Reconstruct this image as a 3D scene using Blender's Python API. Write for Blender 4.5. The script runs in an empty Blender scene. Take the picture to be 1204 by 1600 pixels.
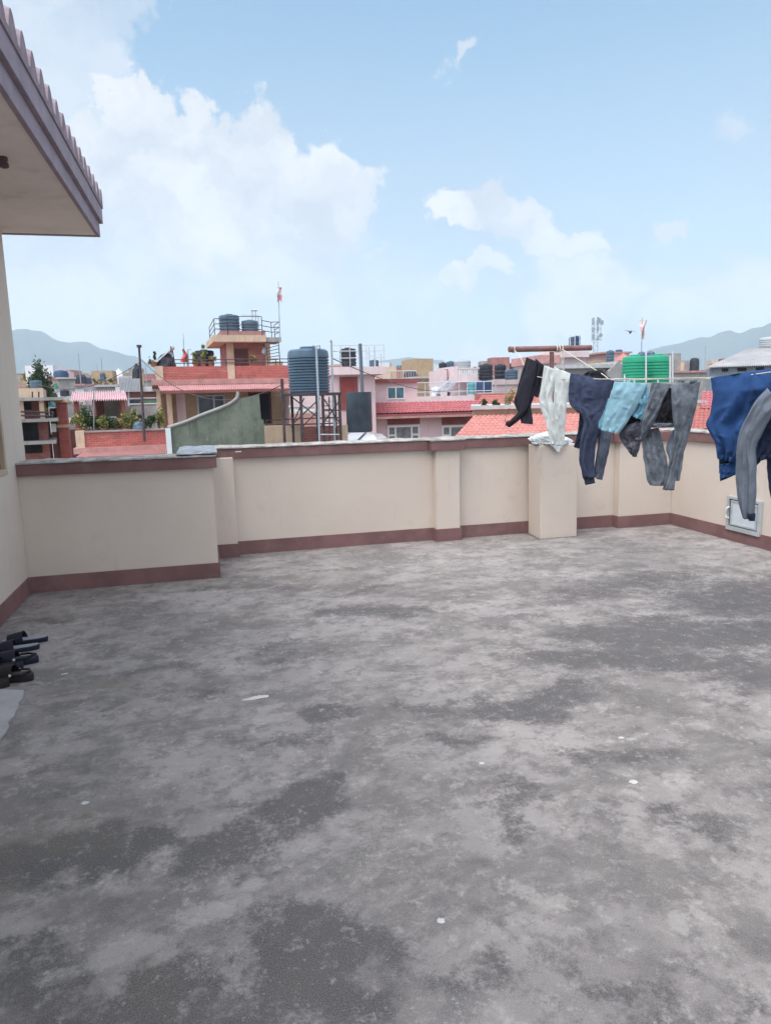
import bpy, bmesh, math, random
from mathutils import Vector, Matrix, noise
sc = bpy.context.scene
col = sc.collection
R = math.radians
# ------------------------------------------------------------------ camera
F_PX, PW, PH = 1110.0, 1204.0, 1600.0
CF = Vector((0.23428, 0.95888, -0.16017)).normalized()
CU = Vector((0.06229, 0.14961, 0.98678)); CU = (CU - CF*CU.dot(CF)).normalized()
CR = CF.cross(CU)
CO = Vector((0, 0, 1.6))
cam = bpy.data.cameras.new('camera'); camo = bpy.data.objects.new('camera', cam); col.objects.link(camo)
camo.matrix_world = Matrix(((CR.x, CU.x, -CF.x, CO.x), (CR.y, CU.y, -CF.y, CO.y), (CR.z, CU.z, -CF.z, CO.z), (0, 0, 0, 1)))
cam.sensor_fit = 'VERTICAL'; cam.sensor_height = 24.0; cam.lens = 24.0*F_PX/PH
cam.clip_start = 0.05; cam.clip_end = 60000
sc.camera = camo
def ray(px, py): return CF + CR*((px-602)/F_PX) - CU*((py-800)/F_PX)
# ------------------------------------------------------------------ light
SUN_EL, SUN_AZ = R(63), R(230)     # azimuth measured clockwise from +Y
sv = Vector((math.cos(SUN_EL)*math.sin(SUN_AZ), math.cos(SUN_EL)*math.cos(SUN_AZ), math.sin(SUN_EL)))
sun = bpy.data.lights.new('sun', 'SUN'); sun.energy = 1.25; sun.angle = R(36); sun.color = (1, .95, .88)
suno = bpy.data.objects.new('sun', sun); col.objects.link(suno)
suno.rotation_euler = sv.to_track_quat('Z', 'Y').to_euler()
sc.view_settings.view_transform = 'Standard'; sc.view_settings.look = 'None'
sc.view_settings.gamma = 1; sc.view_settings.exposure = 1.35
sc.view_settings.use_curve_mapping = False
sc.cycles.volume_bounces = 3; sc.cycles.max_bounces = 8
world = bpy.data.worlds.new('World'); sc.world = world; world.use_nodes = True
class NT:
    def __init__(s, t): s.t = t; s.n = t.nodes; s.l = t.links
    def new(s, ty, **k):
        n = s.n.new(ty)
        for a, b in k.items(): setattr(n, a, b)
        return n
    def put(s, sock, v):
        if hasattr(v, 'is_output'): s.l.new(v, sock)
        else: sock.default_value = v
    def m(s, op, a, b=None, c=None, clamp=False):
        n = s.new('ShaderNodeMath', operation=op); n.use_clamp = clamp
        s.put(n.inputs[0], a)
        if b is not None: s.put(n.inputs[1], b)
        if c is not None: s.put(n.inputs[2], c)
        return n.outputs[0]
    def vm(s, op, a, b=None):
        n = s.new('ShaderNodeVectorMath', operation=op); s.put(n.inputs[0], a)
        if b is not None: s.put(n.inputs[1], b)
        return n.outputs['Value'] if op in ('LENGTH', 'DOT_PRODUCT') else n.outputs[0]
    def rng(s, v, a, b, c=0., d=1., smooth=True):
        n = s.new('ShaderNodeMapRange'); n.interpolation_type = 'SMOOTHSTEP' if smooth else 'LINEAR'
        s.put(n.inputs[0], v)
        for i, x in enumerate((a, b, c, d)): n.inputs[1+i].default_value = x
        return n.outputs[0]
    def noise(s, vec, scale, detail=4, rough=.55, dist=0., out=0):
        n = s.new('ShaderNodeTexNoise'); n.inputs['Scale'].default_value = scale
        n.inputs['Detail'].default_value = detail; n.inputs['Roughness'].default_value = rough
        n.inputs['Distortion'].default_value = dist
        if vec is not None: s.l.new(vec, n.inputs['Vector'])
        return n.outputs[out]
    def mix(s, fac, a, b, mode='MIX'):
        n = s.new('ShaderNodeMix', data_type='RGBA', blend_type=mode)
        s.put(n.inputs[0], fac)
        s.put(n.inputs[6], a if hasattr(a, 'is_output') else tuple(a)[:3]+(1,))
        s.put(n.inputs[7], b if hasattr(b, 'is_output') else tuple(b)[:3]+(1,))
        return n.outputs[2]
    def mapping(s, vec, loc=(0, 0, 0), rot=(0, 0, 0), scale=(1, 1, 1), kind='TEXTURE'):
        n = s.new('ShaderNodeMapping', vector_type=kind); s.l.new(vec, n.inputs[0])
        n.inputs[1].default_value = loc; n.inputs[2].default_value = rot; n.inputs[3].default_value = scale
        return n.outputs[0]
# world: Nishita sky plus cumulus built in azimuth / elevation
w = NT(world.node_tree); w.n.clear()
sky = w.new('ShaderNodeTexSky', sky_type='NISHITA'); sky.sun_disc = False
sky.sun_elevation = SUN_EL; sky.sun_rotation = SUN_AZ; sky.altitude = 1300; sky.air_density = 1.0; sky.dust_density = .8; sky.ozone_density = 1.6
geo = w.new('ShaderNodeTexCoord')
dirv = geo.outputs['Generated']
sx = w.new('ShaderNodeSeparateXYZ'); w.l.new(dirv, sx.inputs[0])
az = w.m('ARCTAN2', sx.outputs[0], sx.outputs[1]); el = w.m('ARCSINE', sx.outputs[2])
cmb = w.new('ShaderNodeCombineXYZ'); w.put(cmb.inputs[0], az); w.put(cmb.inputs[1], el)
ae = cmb.outputs[0]
n1 = w.noise(ae, 9, 8, .62, 0, 1); n2 = w.noise(ae, 30, 8, .6, 0, 1)
warp = w.vm('ADD', ae, w.vm('MULTIPLY', w.vm('SUBTRACT', n1, (.5, .5, .5)), (.18, .13, 0)))
warp = w.vm('ADD', warp, w.vm('MULTIPLY', w.vm('SUBTRACT', n2, (.5, .5, .5)), (.075, .06, 0)))
def skydir(px, py):
    d = ray(px, py).normalized(); return math.atan2(d.x, d.y), math.asin(d.z)
# (px, py, rx, ry, strength, softness): where the clouds of that noon stood in the sky
CL = [(210,160,55,45,1,.5),(280,215,60,50,1,.5),(410,235,62,55,1,.5),(500,300,70,70,1,.5),(330,310,170,90,1,.5),(200,270,90,80,1,.6),
      (430,370,130,90,.85,1.2),(240,390,200,110,.8,1.4),(70,150,110,220,.62,.8),(60,380,140,170,.55,1.2),(150,480,170,50,.95,1.2),
      (760,340,85,26,1,.5),(865,366,60,22,.95,.6),(725,432,62,20,.98,.5),(890,435,62,38,.8,.9),(720,92,26,11,.75,1.8),(1142,186,24,14,.5,2.),
      (1060,356,22,16,.8,.8),(950,376,34,9,.5,1.),(905,470,85,48,.95,1.3),(1150,465,110,50,.95,1.4),(600,395,28,9,.45,1.),(975,448,18,7,.6,.8),
      (780,560,80,30,1,.9),(480,560,60,24,.8,1.2),(890,520,70,30,.95,1.),(450,480,260,70,.55,1.2),(200,15,40,30,.5,1.),(600,560,340,40,.4,1.4)]
cm = None
for (x, y, rx, ry, st, so) in CL:
    a, e = skydir(x, y)
    k = w.vm('LENGTH', w.mapping(warp, (a, e, 0), (0, 0, 0), (rx/F_PX*1.05, ry/F_PX*1.05, 1)))
    v = w.rng(k, 1+so*.22, 1-so*.30, 0, st)
    cm = v if cm is None else w.m('MAXIMUM', cm, v)
# white air towards the horizon, and an added, unseen cloudier sky behind the camera, brightened round the sun as soft fill
veil = w.m('MULTIPLY', w.rng(w.m('ABSOLUTE', el), 0, .62, 1., .0), w.rng(w.noise(ae, 3, 5, .5), .3, .7, .72, 1))
back = w.rng(w.m('ABSOLUTE', w.m('SUBTRACT', az, .2)), .75, 1.1)
zen = w.rng(el, .80, 1.1)
oth = w.m('MULTIPLY', w.rng(w.noise(dirv, 3.2, 6, .55), .36, .52, 0, .95), w.m('MAXIMUM', back, zen))
cm = w.m('MAXIMUM', cm, oth)
skyc = w.mix(1, sky.outputs[0], (1.5, 1.85, 1.62, 1), 'MULTIPLY')
skyc = w.mix(veil, skyc, (3.75, 3.98, 4.6))
cn = w.rng(w.noise(warp, 7, 6, .6), .34, .62)
ctone = w.mix(cn, (4.6, 4.95, 5.55), (6.7, 6.7, 6.85))
glow = w.rng(w.vm('DOT_PRODUCT', dirv, tuple(sv)), .15, 1., 1., 3.2)
skyf = w.mix(cm, skyc, w.vm('SCALE', ctone) if False else w.mix(1, ctone, glow, 'MULTIPLY'))
bg = w.new('ShaderNodeBackground'); w.l.new(skyf, bg.inputs[0]); bg.inputs[1].default_value = .056
wo = w.new('ShaderNodeOutputWorld'); w.l.new(bg.outputs[0], wo.inputs[0])

# ------------------------------------------------------------------ materials
MATS = {}
def bsdf(name, rough=.85):
    m = bpy.data.materials.new(name); m.use_nodes = True; t = NT(m.node_tree); b = t.n['Principled BSDF']
    b.inputs['Roughness'].default_value = rough; b.inputs['Specular IOR Level'].default_value = .3
    return m, t, b
def bump(t, b, h, s, d=.01):
    n = t.new('ShaderNodeBump'); n.inputs['Strength'].default_value = s; n.inputs['Distance'].default_value = d
    t.l.new(h, n.inputs['Height']); t.l.new(n.outputs[0], b.inputs['Normal'])
def obj_co(t): return t.new('ShaderNodeTexCoord').outputs['Object']
def pos_co(t): return t.new('ShaderNodeNewGeometry').outputs['Position']
def paint(name, c, rough=.85, var=.18, scale=2.5, dirt=None, damt=.35, bs=.15, metal=0., streak=False, fine=60, bd=.004):
    """painted / plastered / plastic surface: uneven tone, dirt patches, fine grain"""
    if name in MATS: return MATS[name]
    m, t, b = bsdf(name, rough); co = obj_co(t)
    n = t.noise(co, scale, 6, .62)
    lo = tuple(x*(1-var) for x in c); hi = tuple(min(x*(1+var), 1) for x in c)
    cc = t.mix(t.rng(n, .3, .7), lo, hi)
    if dirt:
        sc_ = (2.6, 2.6, .5) if streak else (1, 1, 1)
        d = t.noise(t.mapping(co, (0, 0, 0), (0, 0, 0), sc_, 'POINT'), scale*1.7, 8, .68)
        cc = t.mix(t.m('MULTIPLY', t.rng(d, .5, .72), damt), cc, dirt)
    t.l.new(cc, b.inputs['Base Color']); b.inputs['Metallic'].default_value = metal
    g = t.noise(co, fine, 4, .6); bump(t, b, g, bs, bd)
    MATS[name] = m; return m
def plaster(name, c):
    m, t, b = bsdf(name, .9); co = pos_co(t)
    n = t.noise(co, 1.1, 5, .6); n2 = t.noise(co, 3.5, 7, .7); st = t.noise(t.mapping(co, (0, 0, 0), (0, 0, 0), (5, 5, .55), 'POINT'), 1.6, 6, .65)
    cc = t.mix(t.rng(n, .3, .7), tuple(x*.965 for x in c), tuple(x*1.03 for x in c))
    cc = t.mix(t.rng(n2, .56, .74, 0, .30), cc, tuple(x*.70 for x in c))
    cc = t.mix(t.rng(st, .58, .74, 0, .28), cc, tuple(x*y for x, y in zip(c, (.72, .68, .62))))
    w_ = t.vm('ADD', co, t.vm('MULTIPLY', t.vm('SUBTRACT', t.noise(co, 2.2, 6, .7, 0, 1), (.5, .5, .5)), (.5, .5, .5)))
    v = t.new('ShaderNodeTexVoronoi', feature='DISTANCE_TO_EDGE'); t.l.new(w_, v.inputs['Vector']); v.inputs['Scale'].default_value = .85
    ck = t.m('MULTIPLY', t.rng(v.outputs['Distance'], .0, .0045, 1, 0), t.rng(t.noise(co, .9, 3), .58, .66, 0, .22))
    cc = t.mix(ck, cc, tuple(x*.42 for x in c))
    t.l.new(cc, b.inputs['Base Color'])
    h = t.m('ADD', t.m('MULTIPLY', t.noise(co, 80, 4, .6), .3), t.m('SUBTRACT', t.noise(co, 5, 4, .6), t.m('MULTIPLY', ck, .6))); bump(t, b, h, .35, .01)
    return m
def brick(name, c1, c2, mortar, sx=1.0, bs=.4):
    if name in MATS: return MATS[name]
    m, t, b = bsdf(name, .9); co = obj_co(t)
    s = t.new('ShaderNodeSeparateXYZ'); t.l.new(co, s.inputs[0])
    c = t.new('ShaderNodeCombineXYZ'); t.put(c.inputs[0], t.m('ADD', s.outputs[0], s.outputs[1])); t.put(c.inputs[1], s.outputs[2])
    br = t.new('ShaderNodeTexBrick'); t.l.new(c.outputs[0], br.inputs['Vector'])
    br.inputs['Scale'].default_value = 1; br.inputs['Brick Width'].default_value = .23*sx; br.inputs['Row Height'].default_value = .078*sx
    br.inputs['Mortar Size'].default_value = .008*sx; br.inputs['Color1'].default_value = (*c1, 1); br.inputs['Color2'].default_value = (*c2, 1)
    br.inputs['Mortar'].default_value = (*mortar, 1); br.inputs['Bias'].default_value = 0
    n = t.noise(co, 1.6, 7, .65)
    st = t.noise(t.mapping(co, (0, 0, 0), (0, 0, 0), (.6, .6, 5), 'POINT'), 1.3, 6, .6)
    cc = t.mix(t.rng(n, .42, .7), br.outputs[0], t.mix(.6, br.outputs[0], (.16, .07, .06)))
    cc = t.mix(t.m('MULTIPLY', t.rng(st, .56, .68), .4), cc, (.5, .28, .22))
    t.l.new(cc, b.inputs['Base Color']); bump(t, b, br.outputs[1], -bs, .01)
    MATS[name] = m; return m
def glass(name, c=(.03, .06, .09)):
    if name in MATS: return MATS[name]
    m, t, b = bsdf(name, .08); b.inputs['Specular IOR Level'].default_value = .6
    n = t.noise(obj_co(t), 1.2, 3); t.l.new(t.mix(t.rng(n, .35, .65), c, tuple(x*2.2+.01 for x in c)), b.inputs['Base Color'])
    MATS[name] = m; return m
def fabric(name, c, c2=None, weave=260, var=.16, rough=.95, scale=5, sheen=.04):
    if name in MATS: return MATS[name]
    m, t, b = bsdf(name, rough); co = obj_co(t)
    n = t.noise(co, scale, 6, .6)
    n3 = t.noise(co, weave, 2, .5)
    cc = t.mix(t.rng(n, .36, .66), tuple(x*(1-var) for x in c), c2 or tuple(x*(1+var) for x in c))
    cc = t.mix(t.rng(n3, .3, .7, 0, .5), cc, tuple(x*1.45 for x in c))
    t.l.new(cc, b.inputs['Base Color']); b.inputs['Sheen Weight'].default_value = sheen
    w1 = t.noise(co, 9, 5, .55, .6)
    h = t.m('ADD', t.m('MULTIPLY', w1, 1.0), t.m('MULTIPLY', n3, .08)); bump(t, b, h, .6, .012)
    MATS[name] = m; return m

# ------------------------------------------------------------------ mesh helpers
class MB:
    def __init__(s): s.v = []; s.f = []
    def add(s, vs, fs):
        o = len(s.v); s.v += [tuple(v) for v in vs]; s.f += [tuple(i+o for i in f) for f in fs]; return s
    def box(s, x0, x1, y0, y1, z0, z1):
        if x0 > x1: x0, x1 = x1, x0
        if y0 > y1: y0, y1 = y1, y0
        if z0 > z1: z0, z1 = z1, z0
        return s.add([(x, y, z) for z in (z0, z1) for y in (y0, y1) for x in (x0, x1)],
              [(0, 2, 3, 1), (4, 5, 7, 6), (0, 1, 5, 4), (2, 6, 7, 3), (0, 4, 6, 2), (1, 3, 7, 5)])
    def hexa(s, P):   # 8 points, bottom ring then top ring
        return s.add(P, [(0, 3, 2, 1), (4, 5, 6, 7), (0, 1, 5, 4), (1, 2, 6, 5), (2, 3, 7, 6), (3, 0, 4, 7)])
    def tube(s, pts, r, n=8, caps=True, r2=None):
        pts = [Vector(p) for p in pts]; vs = []; fs = []; m = len(pts)
        up = None
        for i, p in enumerate(pts):
            d = (pts[min(i+1, m-1)]-pts[max(i-1, 0)]).normalized()
            if up is None: up = Vector((0, 0, 1)) if abs(d.z) < .9 else Vector((1, 0, 0))
            a = d.cross(up).normalized(); b_ = d.cross(a).normalized(); up = -b_ if False else up
            rr = r if r2 is None else r+(r2-r)*i/(m-1)
            for k in range(n):
                t = 2*math.pi*k/n; vs.append(p+a*rr*math.cos(t)+b_*rr*math.sin(t))
        for i in range(m-1):
            for k in range(n):
                fs.append((i*n+k, i*n+(k+1) % n, (i+1)*n+(k+1) % n, (i+1)*n+k))
        if caps: fs.append(tuple(range(n))[::-1]); fs.append(tuple((m-1)*n+k for k in range(n)))
        return s.add(vs, fs)
    def lathe(s, prof, c=(0, 0, 0), n=24):
        vs = []; fs = []
        for (r, z) in prof:
            for k in range(n):
                t = 2*math.pi*k/n; vs.append((c[0]+r*math.cos(t), c[1]+r*math.sin(t), c[2]+z))
        for i in range(len(prof)-1):
            for k in range(n): fs.append((i*n+k, i*n+(k+1) % n, (i+1)*n+(k+1) % n, (i+1)*n+k))
        fs.append(tuple(range(n))[::-1]); fs.append(tuple((len(prof)-1)*n+k for k in range(n)))
        return s.add(vs, fs)
    def prism(s, pts2, y0, y1):   # polygon in x,z extruded along y
        n = len(pts2); vs = [(x, y0, z) for x, z in pts2]+[(x, y1, z) for x, z in pts2]
        return s.add(vs, [tuple(range(n)), tuple(range(n, 2*n))[::-1]]+[(i, i+n, (i+1) % n+n, (i+1) % n) for i in range(n)])
    def grid(s, P):   # P[i][j] points
        a, b = len(P), len(P[0]); vs = [p for r in P for p in r]
        return s.add(vs, [(i*b+j, i*b+j+1, (i+1)*b+j+1, (i+1)*b+j) for i in range(a-1) for j in range(b-1)])
    def build(s, name, mat, parent=None, loc=(0, 0, 0), smooth=False, bevel=0, rz=0):
        me = bpy.data.meshes.new(name); me.from_pydata(s.v, [], s.f); me.validate()
        bm = bmesh.new(); bm.from_mesh(me); bmesh.ops.recalc_face_normals(bm, faces=bm.faces)
        if bevel: bmesh.ops.bevel(bm, geom=[e for e in bm.edges if len(e.link_faces) == 2 and e.calc_face_angle(0) > .6], offset=bevel, segments=2, affect='EDGES', profile=.6)
        bm.to_mesh(me); bm.free()
        if smooth:
            for p in me.polygons: p.use_smooth = True
            if smooth != 'all':
                me.set_sharp_from_angle(angle=R(38))
        if mat: me.materials.append(mat)
        o = bpy.data.objects.new(name, me); col.objects.link(o); o.location = loc; o.rotation_euler.z = rz
        if parent: o.parent = parent
        return o
def tag(o, label=None, cat=None, group=None, kind=None):
    for k, v in (('label', label), ('category', cat), ('group', group), ('kind', kind)):
        if v: o[k] = v
    return o
def empty(name, loc, rz=0, label=None, cat=None, group=None):
    o = bpy.data.objects.new(name, None); col.objects.link(o); o.location = loc; o.rotation_euler.z = rz
    o.empty_display_size = .3
    return tag(o, label, cat, group)
def on(px, py, axis, v):
    d = ray(px, py); return CO + d*((v-CO[axis])/d[axis])
rnd = random.Random(7)
# ================================================================== TERRACE
YB, YL, XL, XR = 7.477, 6.533, -1.583, 5.325
HS, HC, HT = .14, 1.012, 1.112
CREAM = (.62, .54, .475)
m_wall = plaster('terrace_cream_plaster', CREAM)
m_brown = paint('terrace_maroon_paint', (.20, .108, .108), .75, .16, 3, (.24, .17, .155), .5, .25, fine=70)
m_screed = paint('weathered_cement_screed', (.38, .36, .34), .95, .35, 9, (.13, .125, .12), .6, .9, fine=28, bd=.02)
m_white = paint('white_enamel', (.72, .73, .73), .5, .06, 3, (.45, .42, .38), .3)
# ---- floor
import numpy as np
def vnoise(x, y, seed):
    xi = np.floor(x).astype(np.int64); yi = np.floor(y).astype(np.int64); fx = x-xi; fy = y-yi
    fx = fx*fx*(3-2*fx); fy = fy*fy*(3-2*fy)
    def h(a, b):
        n = (a*374761393+b*668265263+seed*1442695041) & 0xffffffff; n = ((n ^ (n >> 13))*1274126177) & 0xffffffff
        return ((n ^ (n >> 16)) & 0xffff)/65535.
    return (h(xi, yi)*(1-fx)+h(xi+1, yi)*fx)*(1-fy)+(h(xi, yi+1)*(1-fx)+h(xi+1, yi+1)*fx)*fy
def fbm(x, y, seed, o=5, rough=.55):
    a = 1; t = 0; s = 0
    for k in range(o): s = s+a*vnoise(x*2**k+seed*3.7, y*2**k-seed*1.3, seed+k*11); t += a; a *= rough
    return s/t
DARK = [(1.55, 3.25, .5, .22, -15, .8), (2.35, 3.55, .8, .36, -20, .9), (3.0, 3.9, .8, .45, 0, .95), (3.3, 5.1, 1.2, .45, 10, .6), (4.2, 4.6, 1.1, .5, 15, .8),
        (3.1, 3.2, .8, .35, 25, .8), (1.05, 4.95, .55, .26, 0, .7), (.3, 4.4, .35, .18, 0, .45), (.15, 1.9, .22, .2, 20, .95), (-.05, 2.45, .3, .24, 0, .8),
        (.35, 2.62, .28, .18, 30, .85), (-.62, 2.62, .35, .2, 0, .95), (-.9, 2.4, .3, .25, 0, .7), (-.25, 1.72, .45, .16, 0, .9), (-.6, 1.95, .3, .16, 0, .8),
        (.65, 3.38, .25, .16, 0, .75), (1.12, 2.9, .25, .09, -30, .7), (-.5, 4.2, .3, .1, 0, .5), (-.3, 3.9, .35, .14, 0, .5), (.62, 1.75, .28, .13, 0, .6),
        (.75, 1.42, .35, .16, 0, .85), (1.55, 2.05, .3, .09, -35, .6), (1.75, 2.5, .3, .14, 0, .6), (-1.2, 5.6, .3, .12, 0, .7), (.2, 6.1, .5, .08, 0, .5),
        (2.6, 1.9, .8, .5, 0, .6), (1.1, 2.35, .2, .09, 0, .5), (.4, 3.1, .3, .1, 0, .5), (1.1, 1.6, .22, .07, 40, .5), (.95, 5.6, .5, .1, 5, .5), (2.0, 4.4, .5, .15, 0, .5), (.2, 1.4, .5, .15, 0, .6)]
LITE = [(-.33, 2.02, .15, .08, 10, 1), (-.5, 1.98, .1, .05, 0, .8), (-.12, 2.12, .13, .07, 0, .9), (.02, 2.2, .07, .04, 0, .8), (1.33, 1.63, .055, .045, 0, 1), (.98, 1.87, .045, .14, 35, .9),
        (.8, 2.2, .16, .05, 0, .5), (.5, 2.2, .28, .2, 0, .5), (.55, 1.52, .25, .1, 0, .6), (1.2, 4.2, .5, .2, 0, .55), (1.7, 4.6, .6, .16, 0, .5), (.1, 3.5, .7, .25, 0, .35),
        (4.5, 6.0, .9, .22, 0, .6), (1.2, 6.2, 1.6, .14, 0, .5), (1.6, 2.75, .5, .2, 0, .3), (1.9, 2.1, .3, .2, 0, .5), (2.6, 7.0, 1.6, .18, 0, .45), (-.1, 2.3, .25, .06, 0, .6), (-.1, 1.9, .1, .05, 0, .6)]
MOSS = [(-.6, 4.2, .3, .1, 0, .8), (-.35, 4.0, .25, .1, 0, .5), (-1.2, 5.6, .3, .2, 0, .8), (-.65, 2.65, .35, .2, 0, .7), (-.75, 2.4, .15, .1, 0, .8), (-.3, 1.8, .5, .2, 0, .4), (.1, 6.3, 1.4, .2, 0, .3), (.1, 5.3, .5, .2, 0, .3)]
def stain_field(X, Y, lst, amp, seed):
    xd = X+(fbm(X*1.6, Y*1.6, seed, 6)-.5)*amp*1.6+(fbm(X*7, Y*7, seed+5, 5)-.5)*amp*.6
    yd = Y+(fbm(X*1.6, Y*1.6, seed+9, 6)-.5)*amp*1.3+(fbm(X*7, Y*7, seed+15, 5)-.5)*amp*.5
    acc = np.zeros_like(X)
    for (x, y, rx, ry, rot, s) in lst:
        c, s_ = math.cos(R(rot)), math.sin(R(rot)); dx, dy = xd-x, yd-y
        k = np.sqrt(((dx*c+dy*s_)/rx)**2+((-dx*s_+dy*c)/ry)**2)
        t = np.clip((1.3-k)/.95, 0, 1); acc = np.maximum(acc, s*t*t*(3-2*t))
    return acc
def floor_mat():
    m, t, b = bsdf('stained_concrete', .88); co = pos_co(t)
    at = t.new('ShaderNodeAttribute', attribute_name='stain_shade'); s3 = t.new('ShaderNodeSeparateXYZ'); t.l.new(at.outputs['Vector'], s3.inputs[0])
    dark, lite, moss = s3.outputs
    n_l = t.noise(co, 1.1, 8, .68); n_m = t.noise(co, 6, 8, .7); n_f = t.noise(co, 45, 6, .7); n_g = t.noise(co, 260, 3, .6)
    c = t.mix(t.rng(n_l, .32, .66), (.190, .172, .168), (.320, .292, .283))
    st1 = t.noise(t.mapping(co, (0, 0, 0), (0, 0, R(-14)), (.9, 1.3, 1), 'POINT'), 2.0, 10, .74, .2); st2 = t.noise(co, 7.5, 10, .76, .2)
    c = t.mix(t.rng(st1, .44, .60, 0, .68), c, (.092, .083, .080))
    c = t.mix(t.rng(st2, .48, .62, 0, .60), c, (.092, .083, .083))
    st3 = t.noise(co, 4.1, 10, .80, .1); c = t.mix(t.rng(st3, .54, .64, 0, .5), c, (.43, .39, .37))
    e = t.m('ADD', t.m('ADD', t.m('MULTIPLY', t.m('SUBTRACT', st2, .5), 1.7), t.m('MULTIPLY', t.m('SUBTRACT', n_f, .5), 1.9)), t.m('MULTIPLY', t.m('SUBTRACT', n_g, .5), .25))
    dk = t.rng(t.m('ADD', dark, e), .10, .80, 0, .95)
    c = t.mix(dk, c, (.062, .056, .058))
    c = t.mix(t.rng(t.m('ADD', lite, t.m('MULTIPLY', e, .8)), .40, 1.0, 0, .62), c, (.37, .345, .325))
    c = t.mix(t.m('MULTIPLY', t.rng(t.noise(co, 14, 8, .75), .54, .68), .45), c, (.46, .44, .42))
    c = t.mix(t.m('MULTIPLY', moss, .5), c, (.13, .11, .08))
    c = t.mix(t.m('MULTIPLY', t.rng(n_f, .58, .72), .5), c, (.46, .44, .43))
    c = t.mix(t.m('MULTIPLY', t.rng(t.noise(co, 90, 4, .7), .27, .40, 1, 0), .55), c, (.06, .057, .058))
    c = t.mix(t.rng(n_g, .35, .65, .0, .20), c, (.5, .48, .47))
    t.l.new(c, b.inputs['Base Color'])
    t.l.new(t.rng(dk, 0, 1, .92, .8), b.inputs['Roughness'])
    h = t.m('ADD', t.m('MULTIPLY', n_m, 1.), t.m('ADD', t.m('MULTIPLY', n_f, .5), t.m('MULTIPLY', n_g, .25))); bump(t, b, h, .55, .012)
    return m
X0w, YLw, XLw = .013, YL, XL
gx = np.arange(-1.6, XR+.03, .016); gy = np.arange(.7, YB+.03, .016)
GX, GY = np.meshgrid(gx, gy); nx_, ny_ = len(gx), len(gy)
gz = np.full(GX.shape, .0)+(fbm(GX*1.5, GY*1.5, 3, 3)-.5)*.004
me = bpy.data.meshes.new('terrace_floor')
co_ = np.stack([GX, GY, gz], -1).reshape(-1, 3)
nf_ = (nx_-1)*(ny_-1); ii = np.arange(nx_*ny_).reshape(ny_, nx_)
q = np.stack([ii[:-1, :-1], ii[:-1, 1:], ii[1:, 1:], ii[1:, :-1]], -1).reshape(-1)
me.vertices.add(nx_*ny_); me.vertices.foreach_set('co', co_.reshape(-1).astype(np.float32))
me.loops.add(nf_*4); me.loops.foreach_set('vertex_index', q.astype(np.int32))
me.polygons.add(nf_); me.polygons.foreach_set('loop_start', np.arange(0, nf_*4, 4, dtype=np.int32)); 
me.update(calc_edges=True)
at = me.attributes.new('stain_shade', 'FLOAT_VECTOR', 'POINT')
edge_ = np.minimum(np.minimum(np.abs(GX-XR), np.where(GX > X0w, YB-GY, np.where(GY < YLw, YLw-GY, 9))), np.abs(GX-XLw)); contact_shade = .75*np.clip(1-edge_/.07, 0, 1)*fbm(GX*3, GY*3, 12, 4)*1.3  # uneven contact shade painted into the floor colour along the wall feet
column_shade = .9*np.clip(1-np.hypot(np.maximum(np.abs(GX-3.72)-.225, 0), np.maximum(np.abs(GY-7.3)-.2, 0))/.05, 0, 1)  # soft contact shade painted round the foot of the stub column
st = np.stack([np.maximum(np.maximum(stain_field(GX, GY, DARK, .55, 2), contact_shade), column_shade), stain_field(GX, GY, LITE, .16, 4), stain_field(GX, GY, MOSS, .4, 6)], -1)
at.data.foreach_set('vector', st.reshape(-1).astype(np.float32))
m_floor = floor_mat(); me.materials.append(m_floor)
for p in me.polygons: p.use_smooth = True
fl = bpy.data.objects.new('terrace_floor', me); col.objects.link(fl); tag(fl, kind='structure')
tag(MB().box(-6, XR+.2, -4, YB+.2, -.35, -.006).build('floor_slab', m_floor), kind='structure')
m_fleck = paint('white_fleck', (.52, .51, .50), .8, .1, 30)
FLK = [('long white paint streak on the floor, near the middle', .171, 3.726, .075, .017, 8), ('white dropping on the floor at the lower left', -.581, 2.885, .016, .011, 0), ('oval white dropping on the floor at the right', 1.614, 2.406, .020, .013, 0),
       ('tiny white dropping on the floor left of the right-hand oval one', 1.071, 2.724, .012, .008, 0), ('small round white dropping on the floor behind the oval one', 1.779, 2.759, .013, .010, 0), ('pale plaster crumb on the floor low in the middle', .60, 1.87, .011, .012, 30),
       ('white crumb on the floor in front of the slippers', -.93, 4.42, .020, .009, 10)]
for k, (lb, x, y, rx, ry, ro) in enumerate(FLK):
    n = 30; top = []; 
    for i in range(n):
        a = 2*math.pi*i/n; q = 1+.45*noise.noise(Vector((math.cos(a)*1.6, math.sin(a)*1.6, k*5)))+.2*noise.noise(Vector((math.cos(a)*5, math.sin(a)*5, k*5)))
        X_, Y_ = rx*q*math.cos(a), ry*q*math.sin(a); top.append((X_*math.cos(R(ro))-Y_*math.sin(R(ro)), X_*math.sin(R(ro))+Y_*math.cos(R(ro))))
    vs = [(X_*1.03, Y_*1.03, 0) for X_, Y_ in top]+[(X_*.96, Y_*.96, .0015) for X_, Y_ in top]
    tag(MB().add(vs, [tuple(range(n, 2*n))]+[(i, (i+1) % n, (i+1) % n+n, i+n) for i in range(n)]).build('white_fleck', m_fleck, loc=(x, y, .001)), lb, 'fleck', 'white flecks on the concrete floor')
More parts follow.
